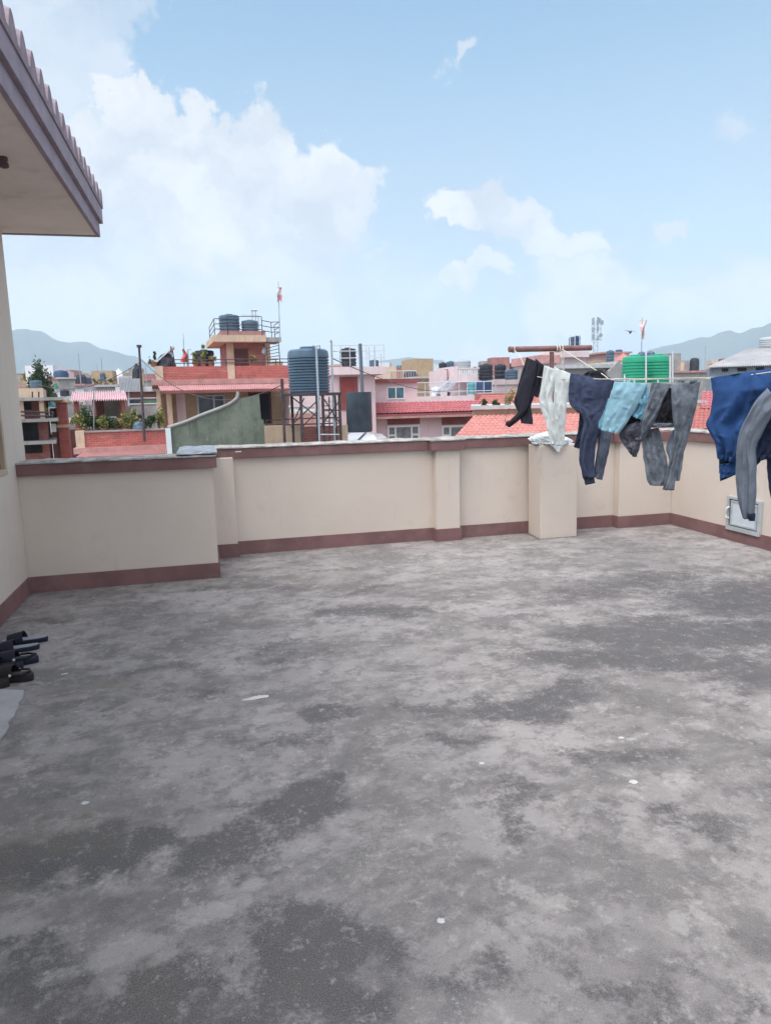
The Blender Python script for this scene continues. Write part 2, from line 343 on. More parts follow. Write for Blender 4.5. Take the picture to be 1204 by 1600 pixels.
# ---- threshold slab beside the house
def wavy(pts, amp, seg=8, seed=1):
    rr = random.Random(seed); out = []
    for i in range(len(pts)-1):
        a, b = Vector(pts[i]), Vector(pts[i+1])
        for k in range(seg):
            p = a.lerp(b, k/seg); out.append(p+Vector((rr.uniform(-amp, amp), rr.uniform(-amp, amp))) if (i or k) else p)
    out.append(Vector(pts[-1])); return out
pl = [(-1.57, 4.22), (-1.24, 4.25), (-1.10, 4.19)] + [tuple(p) for p in wavy([(-1.085, 4.08), (-1.065, 3.55), (-1.07, 2.9), (-1.08, 2.2)], .012, 9)] + [(-1.57, 2.2)]
mb = MB(); n = len(pl)
mb.add([(x, y, .003) for x, y in pl]+[(x, y, .016) for x, y in pl], [tuple(range(n, 2*n))]+[(i, (i+1) % n, (i+1) % n+n, i+n) for i in range(n)])
tag(mb.build('threshold_patch', paint('pale_cement_patch', (.36, .35, .355), .9, .12, 5, (.2, .2, .2), .3, .4), bevel=.004), kind='structure')
# ---- parapets
def coping(x0, x1, y0, y1, seed, zt=HT):
    """rough cement screed topping with an uneven edge"""
    rr = random.Random(seed); lx, ly = x1-x0, y1-y0
    nx, ny = max(2, int(lx/.05)), max(2, int(ly/.05))
    P = []
    for i in range(nx+1):
        row = []
        for j in range(ny+1):
            x = x0+lx*i/nx; y = y0+ly*j/ny
            e = (i in (0, nx)) or (j in (0, ny))
            q = noise.noise(Vector((x*7, y*7, seed)))*.012+noise.noise(Vector((x*25, y*25, seed)))*.005
            zz = zt+.024+q-(.012 if e else 0)
            if j == 0: y -= .004+.010*noise.noise(Vector((x*9, 3, seed)))
            if i == 0 : x -= .004
            row.append((x, y, zz))
        P.append(row)
    mb = MB().grid(P)
    b = ny+1; ring = [i*b for i in range(nx+1)]+[nx*b+j for j in range(1, b)]+[i*b+ny for i in range(nx-1, -1, -1)]+[j for j in range(ny-1, 0, -1)]
    o = len(mb.v); 
    for k in ring: v = mb.v[k]; mb.v.append((v[0], v[1], zt+.001))
    L = len(ring)
    for k in range(L): mb.f.append((ring[k], ring[(k+1) % L], o+(k+1) % L, o+k))
    return mb
T = .20   # wall thickness
pb = empty('parapet_wall', (2.6, YB, 0), 0, 'long cream rear parapet wall with maroon coping, between the stepped-forward wall and the right corner', 'wall')
def pp(mb, name, mat, par, **k):
    o = mb.build(name, mat, par, **k)
    o.location = Vector(o.location)-par.location
    return o
X0 = .013
pp(MB().box(X0-.10, XR+T, YB, YB+T, 0, HC+.02), 'wall', m_wall, pb)
for (a, b_) in ((X0-.08, .222), (2.379, 2.648), (4.62, XR-.001)):
    pp(MB().box(a, b_, YB-.115, YB-.0005, HS-.02, HC+.015), 'pilaster', m_wall, pb, bevel=.006)
sk = MB()
for (a, b_, y) in ((.236, 2.365, YB), (2.662, 4.606, YB)): sk.box(a, b_, y-.014, y+.05, 0, HS)
for (a, b_) in ((X0-.08, .236), (2.365, 2.662), (4.606, XR-.015)): sk.box(a, b_, YB-.13, YB+.05, 0, HS)
pp(sk, 'skirting', m_brown, pb)
cp = MB().box(X0-.10, 2.32, YB-.04, YB+T+.04, HC, HT).box(2.322, 2.70, YB-.155, YB+T+.04, HC-.002, HT+.002).box(2.702, 4.57, YB-.04, YB+T+.04, HC, HT).box(4.572, XR-.036, YB-.150, YB+T+.04, HC-.002, HT+.002)
pp(cp, 'coping', m_brown, pb, bevel=.006)
pp(coping(X0-.10, XR-.04, YB-.045, YB+T+.045, 3, HT+.002), 'cement_topping', m_screed, pb)
pp(coping(2.315, 2.705, YB-.16, YB-.047, 5, HT+.001), 'cement_topping', m_screed, pb)
pr = empty('parapet_wall', (XR, 3, 0), 0, 'cream right-hand parapet wall with maroon coping, running from the far corner past the metal hatch', 'wall')
pp(MB().box(XR, XR+T, -4, YB-.001, 0, HC+.02), 'wall', m_wall, pr)
pp(MB().box(XR-.014, XR+.05, -4, YB-.016, 0, HS-.001), 'skirting', m_brown, pr)
pp(MB().box(XR-.035, XR+T+.04, -4, YB+T+.04, HC+.003, HT+.004), 'coping', m_brown, pr, bevel=.006)
pp(coping(XR-.04, XR+T+.045, -4, YB+T+.045, 9, HT+.005), 'cement_topping', m_screed, pr)
pf = empty('parapet_wall', (-.8, YL, 0), 0, 'cream stepped-forward parapet wall with maroon coping, at the left beside the house', 'wall')
pp(MB().box(XL+.001, X0, YL, YL+T, 0, HC+.02).box(X0-T, X0, YL+T+.0005, YB-.02, 0, HC+.02), 'wall', m_wall, pf)
pp(MB().box(XL+.013, X0+.014, YL-.014, YL+.05, 0, HS).box(X0-.05, X0+.014, YL+.052, YB-.13, 0, HS), 'skirting', m_brown, pf)
pp(MB().box(XL+.002, X0+.04, YL-.04, YL+T+.04, HC+.001, HT+.001).box(X0-T-.04, X0+.04, YL+T+.042, YB-.045, HC+.001, HT+.001), 'coping', m_brown, pf, bevel=.006)
pp(coping(XL+.002, X0+.044, YL-.045, YL+T+.045, 13, HT+.001), 'cement_topping', m_screed, pf)
m_screed2 = paint('bluish_cement_cap', (.36, .39, .43), .9, .3, 14, (.14, .15, .17), .7, 1., fine=22, bd=.02)
pp(coping(X0-T-.10, X0+.05, YL-.03, YB-.05, 17, HT+.026), 'cement_cap', m_screed2, pf)
pp(MB().box(.60-.35, .66-.35, YB-.121, YB-.1155, HT-.03, HT-.02), 'paint_splash', m_white, pb)
# stub column carrying the clothes post
pc = empty('stub_column', (3.71, YB, 0), 0, 'square cream stub column standing against the rear parapet under the rusty clothes post', 'column')
cm_ = MB(); cx0, cx1, cy0 = 3.495, 3.945, 7.10
cm_.hexa([(cx0+.0, cy0, -.01), (cx1, cy0+.01, -.01), (cx1, YB-.016, -.01), (cx0+.02, YB-.016, -.01), (cx0-.01, cy0, 1.035), (cx1-.02, cy0, 1.04), (cx1-.02, YB-.042, 1.035), (cx0+.0, YB-.042, 1.03)])
o = pp(cm_, 'shaft', m_wall, pc, bevel=.012)
# ---- access hatch in the right wall
m_alu = paint('dull_aluminium', (.50, .54, .57), .42, .10, 6, (.3, .31, .32), .4, .1, metal=.35)
m_alud = paint('hatch_panel', (.56, .61, .66), .5, .05, 3, (.4, .42, .45), .3, .1)
m_dark = paint('black_gap', (.03, .03, .035), .7, .2, 5)
ht = empty('access_hatch', (XR, 6.15, .12), 0, 'small white metal access hatch with a handle, low in the right parapet wall', 'hatch')
y0, y1, z0, z1 = 5.905, 6.385, .115, .475
fr = MB()
for (a, b_, c, d) in ((y0, y1, z0, z0+.045), (y0, y1, z1-.03, z1), (y0, y0+.035, z0+.0455, z1-.0305), (y1-.035, y1, z0+.0455, z1-.0305)): fr.box(XR-.035, XR-.0005, a, b_, c, d)
pp(fr, 'frame', m_alu, ht, bevel=.004)
pp(MB().box(XR-.014, XR-.002, y0+.036, y1-.036, z0+.046, z1-.031), 'gap', m_dark, ht)
lf = MB(); a0, a1, b0, b1 = y0+.045, y1-.06, z0+.055, z1-.04
for (a, b_, c, d) in ((a0, a1, b0, b0+.02), (a0, a1, b1-.02, b1), (a0, a0+.022, b0+.0205, b1-.0205), (a1-.022, a1, b0+.0205, b1-.0205)): lf.box(XR-.032, XR-.0145, a, b_, c, d)
pp(lf, 'door_frame', m_alu, ht, bevel=.003)
pp(MB().box(XR-.024, XR-.015, a0+.0225, a1-.0225, b0+.0205, b1-.0205), 'door_panel', m_alud, ht)
pp(MB().tube([(XR-.036, y1-.045, .36), (XR-.062, y1-.04, .35), (XR-.07, y1-.035, .30), (XR-.062, y1-.04, .25), (XR-.036, y1-.045, .24)], .009, 8), 'handle', m_white, ht, smooth=True)
pp(MB().tube([(XR-.037, y1-.03, .42), (XR-.037, y1-.03, .47)], .007, 8), 'hinge', m_alu, ht)
pp(MB().tube([(XR-.037, y0+.05, .41), (XR-.037, y0+.11, .41)], .006, 6), 'latch', m_alu, ht)

# ================================================================== OUR HOUSE (left)
hs_ = empty('house', (XL-2, 2, 0), 0, 'cream painted house wall with overhanging tiled eave at the left edge', 'house')
wy0, wy1, wz0, wz1 = 4.9, 6.23, 1.06, 2.5; HY = 6.86
wl = MB()
wl.box(XL-.23, XL, -3, wy0, 0, 3.05).box(XL-.23, XL, wy1, HY, 0, 3.05).box(XL-.23, XL, wy0, wy1, 0, wz0).box(XL-.23, XL, wy0, wy1, wz1, 3.05)
wl.box(-6, XL-.2305, HY-.23, HY, 0, 3.05).box(-6, XL-.2305, -3, -2.77, 0, 3.05)
pp(wl, 'wall', m_wall, hs_)
pp(MB().box(XL-.05, XL+.012, -3, YL-.015, 0, HS+.002), 'skirting', m_brown, hs_)
m_trim = paint('beige_window_trim', (.46, .37, .27), .8, .1, 3)
m_wood = paint('brown_window_wood', (.15, .062, .035), .5, .3, 6, (.07, .03, .02), .5, .2, streak=True)
wf = MB()
for (a, b_, c, d) in ((wy0, wy1, wz0, wz0+.05), (wy0, wy1, wz1-.05, wz1), (wy0, wy0+.05, wz0+.051, wz1-.051), (wy1-.05, wy1, wz0+.051, wz1-.051)): wf.box(XL-.12, XL+.006, a, b_, c, d)
wn = pp(wf, 'window', m_trim, hs_, bevel=.004)
wf = MB()
for (a, b_, c, d) in ((wy0+.051, wy1-.051, wz0+.051, wz0+.12), (wy0+.051, wy1-.051, wz1-.12, wz1-.051), (wy0+.051, wy0+.12, wz0+.121, wz1-.121), (wy1-.13, wy1-.051, wz0+.121, wz1-.121), (5.5, 5.57, wz0+.121, wz1-.121)): wf.box(XL-.11, XL-.03, a, b_, c, d)
def sub(mb, name, mat, parent, root, **k):
    o = mb.build(name, mat, parent, **k); o.location = Vector(o.location)-root.location-(parent.location if parent is not root else Vector()); return o
s_ = sub(wf, 'sash', m_wood, wn, hs_, bevel=.004)
sub(MB().box(XL-.085, XL-.075, wy0+.1, wy1-.1, wz0+.1, wz1-.1), 'pane', glass('window_glass'), wn, hs_)
pp(MB().box(-6, -.846, -3, HY+.055, 3.052, 3.10), 'soffit', paint('soffit_paint', (.74, .66, .62), .9, .06, 2, (.36, .33, .29), .3), hs_)
m_fas = paint('fascia_lilac_brown', (.30, .25, .30), .7, .12, 6, (.17, .14, .16), .4, .3)
pp(MB().box(-.8455, -.815, -3, HY+.10, 3.045, 3.16).box(-6, -.8465, HY+.056, HY+.10, 3.045, 3.16), 'lower_fascia', m_fas, hs_, bevel=.004)
pp(MB().box(-.86, -.785, -3, HY+.115, 3.1605, 3.285), 'upper_fascia', m_fas, hs_, bevel=.004)
pp(MB().box(-.86, -.776, -3, HY+.114, 3.2855, 3.322), 'tile_bed', m_fas, hs_)
P = []; per = .2115; ny = int((HY+3.1)/per)
for i in range(ny*10+1):
    yy = HY+.115-i*per/10
    ph = (i % 10)/10
    pp_ = (ph+.15) % 1; hgt = .115*max(0, math.sin(min(pp_/.72, 1)*math.pi))**.7
    row = []
    for k in range(60):
        d = k*.07; x = -.775-d
        lap = (k % 5)/5*.02
        row.append((x, yy, 3.305+d*.38+hgt-lap+.02))
    P.append(row)
tl = MB().grid(P)
# front closing faces so that every tile end has thickness
for i in range(len(P)-1):
    a, b_ = P[i][0], P[i+1][0]
    tl.add([a, b_, (b_[0], b_[1], 3.2855), (a[0], a[1], 3.2855)], [(0, 1, 2, 3)])
pp(tl, 'tile_roof', paint('clay_roof_tile', (.27, .215, .25), .75, .25, 9, (.18, .12, .13), .5, .4), hs_, smooth=True)
lm = MB().lathe([(.024, 0), (.026, -.015), (.020, -.025), (.028, -.04), (.028, -.055), (.012, -.062)], (-1.075, 4.88, 3.052), 16)
tag(lm.build('soffit_lamp', paint('lamp_brown', (.10, .06, .07), .5, .1, 5), smooth=True), 'small brown lamp holder fixed under the house eave', 'lamp')

# ================================================================== CLOTHES POST AND LINES
m_rust = paint('rusty_maroon_pipe', (.20, .105, .105), .65, .25, 14, (.22, .10, .06), .6, .4, fine=50)
PX, PY, PZ = 3.70, 7.29, 2.07
def t_post(px, py, z0, zt, half, label):
    e = empty('clothes_post', (px, py, z0), 0, label, 'clothes post')
    e_ = MB().tube([(0, 0, -.02), (.0, 0, zt-z0-.03)], .024, 12).build('post', m_rust, e, smooth=True)
    b_ = MB().tube([(-half, 0, zt-z0), (half-.03, .0, zt-z0+.01)], .031, 14).build('crossbar', m_rust, e, smooth=True)
    return e
t_post(PX, PY, 1.03, PZ, .505, 'rusty maroon clothes post with a T-shaped crossbar, standing on the stub column')
t_post(3.50, -1.5, 0, 2.05, .505, 'rusty clothes post out of view behind the camera')
m_rope = paint('nylon_rope', (.62, .58, .50), .8, .15, 40, (.4, .36, .3), .4)
L1 = [(3.245, 7.29, 2.075), (3.26, 7.02, 1.765), (3.26, 6.4, 1.735), (3.26, 5.4, 1.700), (3.26, 4.7, 1.683), (3.26, 4.1, 1.672), (3.26, 3.6, 1.69), (3.25, 2.5, 1.80), (3.2, .5, 1.98), (3.1, -1.5, 2.06)]
L1[0:2] = [(3.245, 7.29, 2.075), (3.255, 7.15, 1.99), (3.27, 6.92, 1.80)]
def catm(pts, seg=6):
    pts = [Vector(p) for p in pts]; out = []
    for i in range(len(pts)-1):
        p0 = pts[max(i-1, 0)]; p1 = pts[i]; p2 = pts[i+1]; p3 = pts[min(i+2, len(pts)-1)]
        for k in range(seg):
            t = k/seg; out.append(.5*((2*p1)+(-p0+p2)*t+(2*p0-5*p1+4*p2-p3)*t*t+(-p0+3*p1-3*p2+p3)*t**3))
    out.append(pts[-1]); return out
l1 = catm(L1, 8)
mb = MB().tube(l1, .004, 6)
mb.tube([(3.245+.035*math.cos(a)*0, 7.29+.036*math.cos(a), 2.07+.036*math.sin(a)) for a in [k*.6 for k in range(12)]], .005, 6)
tag(mb.build('clothes_line', m_rope), 'pale clothes line tied to the left end of the crossbar, carrying most of the washing', 'clothes line')
a2 = (3.80, 7.29, 2.08); b2 = on(938, 583, 0, 3.80); 
L2 = [a2, b2, on(962, 594, 0, 3.80), (3.8, 5.2, 1.69), (3.78, 4.2, 1.655), (3.7, 2.5, 1.67), (3.6, .5, 1.9), (3.5, -1.5, 2.06)]
mb = MB().tube(catm(L2, 6), .0042, 6)
for q in (-.05, -.02, .015): mb.tube([(3.80+q, 7.29+.037*math.cos(a), 2.073+.037*math.sin(a)) for a in [k*.6 for k in range(12)]], .006, 6)
mb.tube([(3.79, 7.25, 2.05), (3.79, 7.235, 1.95), (3.81, 7.24, 1.86), (3.80, 7.235, 1.80)], .005, 6).tube([(3.80, 7.25, 2.05), (3.82, 7.24, 1.98), (3.80, 7.235, 1.90), (3.83, 7.24, 1.84)], .004, 6)
tag(mb.build('clothes_line', m_rope), 'thick cream rope tied near the middle of the crossbar, running down to the black garment', 'clothes line')
mb = MB().tube(catm([(3.50, 7.06, 1.06), (3.46, 7.05, 1.02), (3.445, 7.06, .92), (3.47, 7.07, .80), (3.492, 7.08, .74), (3.488, 7.085, .70)], 6), .004, 6)
mb.tube(catm([(3.56, 7.12, 1.055), (3.48, 7.06, 1.045), (3.462, 7.06, .96), (3.48, 7.07, .86)], 6), .0035, 6)
tag(mb.build('cable_loop', m_rope), 'loop of pale cord hanging down the left side of the stub column', 'cord')

# ================================================================== LAUNDRY
def tubegarment(L, Rr, anchor, x_plane, ang=30, off=0., thick=.035, folds=.012, nf=3.5, seed=1, nv=None, nh=56, open_bottom=True, taper=1., toprnd=True, blow=0.):
    """hollow cloth tube between two traced silhouettes; L and Rr are pixel polylines (top to bottom)"""
    A = on(anchor[0], anchor[1], 0, x_plane) + Vector((0, 0, 0))
    u = Vector((math.sin(R(ang)), -math.cos(R(ang)), 0)); nrm = Vector((-u.y, u.x, 0)); nrm = nrm if nrm.dot(CO-A) > 0 else -nrm
    A = A+nrm*off
    def hit(p):
        d = ray(*p); t = (A-CO).dot(nrm)/d.dot(nrm); return CO+d*t
    Lw = catm([hit(p) for p in L], 6); Rw = catm([hit(p) for p in Rr], 6)
    def resample(c, n):
        ds = [0]
        for i in range(1, len(c)): ds.append(ds[-1]+(c[i]-c[i-1]).length)
        out = []; j = 0
        for k in range(n):
            s = ds[-1]*k/(n-1)
            while j < len(c)-2 and ds[j+1] < s: j += 1
            q = (s-ds[j])/max(ds[j+1]-ds[j], 1e-6); out.append(c[j].lerp(c[j+1], min(max(q, 0), 1)))
        return out
    nv = (nv or 34)*2; Lw = resample(Lw, nv); Rw = resample(Rw, nv)
    vs = []; fs = []
    for i in range(nv):
        t = i/(nv-1); w_ = (Rw[i]-Lw[i]).length
        th = min(thick*.62, w_*.42)*(math.sin(min(t*5, 1)*math.pi/2) if toprnd else 1)*(1+(taper-1)*t)+.003
        for k in range(nh):
            a = 2*math.pi*k/nh; s = (1-math.cos(a))/2
            side = math.sin(a)
            p = Lw[i].lerp(Rw[i], s)
            fr_ = max(0, 1-abs(2*s-1)**4)
            ph = seed*1.7+noise.noise(Vector((t*2.2, seed, 0)))*2.6
            sgn = 1 if side >= 0 else -1
            q1 = math.sin(s*nf*2*math.pi+ph+t*2.2+1.3*math.sin(t*5+seed)); q1 = math.copysign(abs(q1)**.8, q1)
            r1 = (1-min(1, abs(noise.noise(Vector((s*4.5+t*.9, t*1.3-s*.5, seed*3.1))))*5))**1.3
            r2 = (1-min(1, abs(noise.noise(Vector((s*3.2-t*2.6, t*3.4+s*2.2, seed*1.7))))*5))**1.5
            fd = folds*(q1*(.30+.35*t)+1.1*r1+.45*r2+1.1*noise.noise(Vector((s*2, t*3, seed)))+.22*noise.noise(Vector((s*13, t*9, seed*1.3))))
            p = p+nrm*(side*th+(fd*fr_ if sgn > 0 else fd*fr_*.5)+blow*math.sin(t*math.pi))
            p = p+u*(noise.noise(Vector((t*7, s*2, seed+9)))*.006)
            vs.append(p)
    for i in range(nv-1):
        for k in range(nh): fs.append((i*nh+k, i*nh+(k+1) % nh, (i+1)*nh+(k+1) % nh, (i+1)*nh+k))
    fs.append(tuple(range(nh)))
    if open_bottom:   # turned hem and a floor a little way up inside the tube
        o = len(vs); base = (nv-1)*nh; c = sum((vs[base+k] for k in range(nh)), Vector())/nh
        for k in range(nh): vs.append(vs[base+k].lerp(c, .12)+Vector((0, 0, .002)))
        o2 = len(vs)
        for k in range(nh): vs.append(vs[o+k].lerp(c, .10)+Vector((0, 0, .03)))
        for k in range(nh):
            fs.append((base+k, base+(k+1) % nh, o+(k+1) % nh, o+k)); fs.append((o+k, o+(k+1) % nh, o2+(k+1) % nh, o2+k))
        fs.append(tuple(o2+k for k in range(nh)))
    else: fs.append(tuple((nv-1)*nh+k for k in range(nh)))
    return vs, fs
def garment(name, label, cat, pieces, x_plane, anchor, ang=30):
    A = on(anchor[0], anchor[1], 0, x_plane)
    root = empty(name, A, 0, label, cat, 'washing on the clothes lines')
    for q in pieces:
        nm, mat, L, Rr = q[:4]; kw = dict(q[4]) if len(q) > 4 else {}
        lb = kw.pop('label', None)
        vs, fs = tubegarment(L, Rr, anchor, x_plane, ang, **kw)
        o = MB().add([v-A for v in vs], fs).build(nm, mat, root, smooth='all')
        if lb: o['label'] = lb
    return root
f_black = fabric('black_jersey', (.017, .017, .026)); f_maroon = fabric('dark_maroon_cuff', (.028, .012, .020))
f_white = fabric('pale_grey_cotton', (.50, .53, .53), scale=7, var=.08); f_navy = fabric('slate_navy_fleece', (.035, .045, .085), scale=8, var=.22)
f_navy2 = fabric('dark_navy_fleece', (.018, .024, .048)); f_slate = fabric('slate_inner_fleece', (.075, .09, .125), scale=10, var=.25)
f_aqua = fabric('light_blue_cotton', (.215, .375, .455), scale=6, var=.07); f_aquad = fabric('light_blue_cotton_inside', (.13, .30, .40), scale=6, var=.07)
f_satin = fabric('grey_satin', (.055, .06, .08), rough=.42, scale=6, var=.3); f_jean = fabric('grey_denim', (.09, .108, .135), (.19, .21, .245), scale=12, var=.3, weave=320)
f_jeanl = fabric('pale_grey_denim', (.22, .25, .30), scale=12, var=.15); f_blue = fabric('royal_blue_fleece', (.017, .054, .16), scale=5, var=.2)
f_bdark = fabric('deep_navy_lining', (.012, .020, .048)); f_quilt = fabric('blue_grey_padded_nylon', (.115, .135, .17), rough=.7, scale=7, var=.15); f_cloth_gap = fabric('black_cloth_gap', (.010, .010, .014))
X1 = 3.26
garment('trousers', 'black narrow trousers blown sideways, leftmost on the clothes line', 'trousers', [
    ('back_flap', f_black, [(836,560),(835,590),(832,604),(833,617)], [(849,571),(846,594),(843,610),(840,621)], dict(off=-.03, thick=.02, seed=3)),
    ('leg', f_black, [(822,558),(813,588),(806,614),(803,628),(810,646),(814,661)], [(846,568),(840,596),(833,622),(829,634),(831,650),(832,663)], dict(seed=1, thick=.03, folds=.014)),
    ('leg', f_black, [(826,562),(816,590),(807,618),(812,637),(803,650),(792,661)], [(839,564),(835,594),(828,620),(824,638),(812,655),(797,667)], dict(seed=2, off=.03, thick=.022, folds=.008, nh=20)),
    ('cuff', f_maroon, [(797,656),(793,660),(789,663)], [(803,661),(799,664),(796,668)], dict(seed=4, off=.032, thick=.024, folds=.002, nh=16, nv=8, toprnd=False))], X1, (836, 564))
tr_ = [o for o in col.objects if o.get('label', '').startswith('black narrow trousers')][0]
dc = catm([on(801, 637, 0, X1)+Vector((-.03, .02, 0)), on(793, 645, 0, X1), on(788.5, 654, 0, X1), on(790, 661, 0, X1)], 6)
MB().tube([p-tr_.location for p in dc], .0025, 5).build('drawcord', f_black, tr_)
garment('trousers', 'pale grey trousers hanging down to the stub column, beside the black trousers', 'trousers', [
    ('leg', f_white, [(850,571),(846,600),(842,622),(845,640),(852,656),(858,680),(861,694)], [(868,577),(866,600),(862,622),(866,640),(868,660),(870,680),(870,695)], dict(seed=5, folds=.02, nf=2, thick=.035)),
    ('leg', f_white, [(865,573),(866,602),(866,630),(868,660),(866,695)], [(893,585),(887,612),(883,650),(881,697)], dict(seed=6, off=.03, folds=.016, nf=2.5, thick=.035))], X1, (871, 578))
garment('joggers', 'slate navy joggers with one dark and one lighter leg, left of the light blue shirt', 'joggers', [
    ('leg', f_slate, [(932,660),(934,690),(930,718),(928,744)], [(956,662),(953,690),(947,720),(940,750)], dict(seed=8, off=-.03, folds=.010)),
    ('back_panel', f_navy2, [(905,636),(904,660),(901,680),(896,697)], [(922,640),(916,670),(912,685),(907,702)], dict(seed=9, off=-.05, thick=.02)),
    ('seat', f_navy, [(891,583),(888,606),(889,630),(900,642),(910,648)], [(958,595),(953,615),(948,640),(943,655),(937,665)], dict(seed=7, folds=.018, nf=4.5, thick=.05)),
    ('leg', f_navy, [(900,634),(911,658),(906,690),(905,716),(910,744)], [(944,640),(937,670),(930,696),(928,722),(929,746)], dict(seed=10, off=.025, folds=.016, nf=2.5, thick=.045)),
    ('cuff', f_navy2, [(909,744),(912,750),(914,758)], [(928,746),(928,750),(929,755)], dict(seed=11, off=.025, folds=.004, nv=8, toprnd=False))], X1, (925, 590))
garment('shirt', 'light blue shirt pegged over the line, beside the navy joggers', 'shirt', [
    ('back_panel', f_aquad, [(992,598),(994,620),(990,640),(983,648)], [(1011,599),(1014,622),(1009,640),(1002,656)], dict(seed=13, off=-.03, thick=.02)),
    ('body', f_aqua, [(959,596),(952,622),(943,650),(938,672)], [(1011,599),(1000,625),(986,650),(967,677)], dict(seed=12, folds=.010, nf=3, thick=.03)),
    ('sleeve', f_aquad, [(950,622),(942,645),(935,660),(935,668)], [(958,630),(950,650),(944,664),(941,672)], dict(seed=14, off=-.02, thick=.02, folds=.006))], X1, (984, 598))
garment('shorts', 'small dark grey satin shorts hanging behind the light blue shirt', 'shorts', [
    ('waistband', f_cloth_gap, [(983,642),(978,652),(974,666)], [(1006,652),(1002,662),(998,670)], dict(seed=15, off=-.10, thick=.02, nv=12, open_bottom=False)),
    ('leg', f_satin, [(972,664),(966,676),(973,694),(990,713)], [(1006,655),(1003,680),(998,700),(994,714)], dict(seed=16, off=-.09, folds=.022, nf=2, thick=.04, open_bottom=False))], X1, (992, 598))
garment('jeans', 'faded grey jeans with both legs spread, on the line right of the light blue shirt', 'jeans', [
    ('leg', f_jeanl, [(1050,672),(1040,700),(1046,722),(1052,751)], [(1078,660),(1071,690),(1066,720),(1061,751)], dict(seed=19, off=-.09, thick=.02, label='pale grey rear leg')),
    ('leg', f_jean, [(1002,672),(1003,700),(1006,722),(1010,749),(1015,758)], [(1028,668),(1037,700),(1042,726),(1041,745),(1037,759)], dict(seed=18, off=-.04, folds=.012)),
    ('seat', f_cloth_gap, [(1030,606),(1024,634),(1018,662)], [(1052,606),(1053,640),(1054,668)], dict(seed=21, off=-.02, thick=.02, folds=.02)),  # black piece painting the shaded gap inside the jeans
    ('hem', f_jean, [(1016,660),(1017,664),(1018,668)], [(1052,662),(1052,665),(1052,668)], dict(seed=23, off=.0, thick=.03, folds=.006, nv=8, toprnd=False)),
    ('leg', f_jean, [(1018,597),(1012,622),(1004,652),(1000,688)], [(1049,600),(1037,622),(1024,656),(1003,690)], dict(seed=17, off=.01, folds=.012, nf=2.5)),
    ('leg', f_jean, [(1048,600),(1049,640),(1053,672),(1049,704),(1042,735),(1035,764)], [(1094,596),(1088,628),(1079,668),(1067,708),(1056,740),(1052,766)], dict(seed=20, off=.02, folds=.014, nf=3, thick=.045))], X1, (1056, 598))
garment('fleece_jacket', 'large royal blue fleece top with dark lining, at the right end of the line', 'jacket', [
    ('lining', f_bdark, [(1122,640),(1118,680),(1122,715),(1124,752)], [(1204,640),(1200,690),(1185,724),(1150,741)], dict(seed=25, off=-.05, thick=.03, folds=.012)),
    ('body', f_blue, [(1109,590),(1112,618),(1108,648),(1102,664),(1116,692),(1120,716)], [(1246,570),(1240,610),(1224,650),(1206,690),(1188,712),(1165,726)], dict(seed=24, folds=.030, nf=4.5, thick=.05)),
    ('hem', f_blue, [(1122,726),(1123,738),(1124,749)], [(1152,722),(1151,732),(1149,741)], dict(seed=26, off=.01, thick=.03, folds=.006, nv=10, toprnd=False))], X1, (1165, 583))
garment('padded_jacket', 'padded grey jacket with one long hanging sleeve, in front of the royal blue fleece', 'jacket', [
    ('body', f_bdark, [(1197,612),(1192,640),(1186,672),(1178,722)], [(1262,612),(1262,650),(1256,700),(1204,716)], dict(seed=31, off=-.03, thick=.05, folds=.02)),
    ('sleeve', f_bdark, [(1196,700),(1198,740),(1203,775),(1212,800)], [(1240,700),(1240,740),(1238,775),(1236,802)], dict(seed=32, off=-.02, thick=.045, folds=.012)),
    ('sleeve', f_quilt, [(1198,606),(1180,626),(1166,650),(1153,682),(1149,722),(1150,764),(1160,808)], [(1222,630),(1204,652),(1190,678),(1180,700),(1181,735),(1180,775),(1177,812)], dict(seed=30, off=.05, folds=.012, nf=2, thick=.055, nv=50)),
    ('cuff', f_bdark, [(1167,803),(1168,809),(1169,813)], [(1179,802),(1179,808),(1178,814)], dict(seed=33, off=.075, folds=.002, thick=.04, nv=6, toprnd=False))], 3.18, (1205, 606))
garment('dark_garment', 'black garment folded over the second rope, behind the navy joggers', 'garment', [
    ('body', f_cloth_gap, [(918,580),(908,588),(905,596),(905,606)], [(940,578),(950,590),(958,600),(960,610)], dict(seed=41, thick=.05, folds=.015)),
    ('sleeve', f_navy2, [(944,592),(950,598),(958,600)], [(946,586),(956,592),(972,598)], dict(seed=42, thick=.02, folds=.008, nv=10))], 3.80, (934, 582))
# peg
e = on(981, 598, 0, X1+.01); pg = empty('clothes_peg', e, .3, 'small white peg clipping the light blue shirt to the line', 'peg')
MB().box(-.005, .005, -.012, -.003, -.035, .03).build('jaw', m_white, pg, bevel=.001); MB().box(-.005, .005, .003, .012, -.035, .03).build('jaw', m_white, pg, bevel=.001)
MB().tube([(-.007, 0, .006), (.007, 0, .006)], .005, 8).build('spring', m_alu, pg)
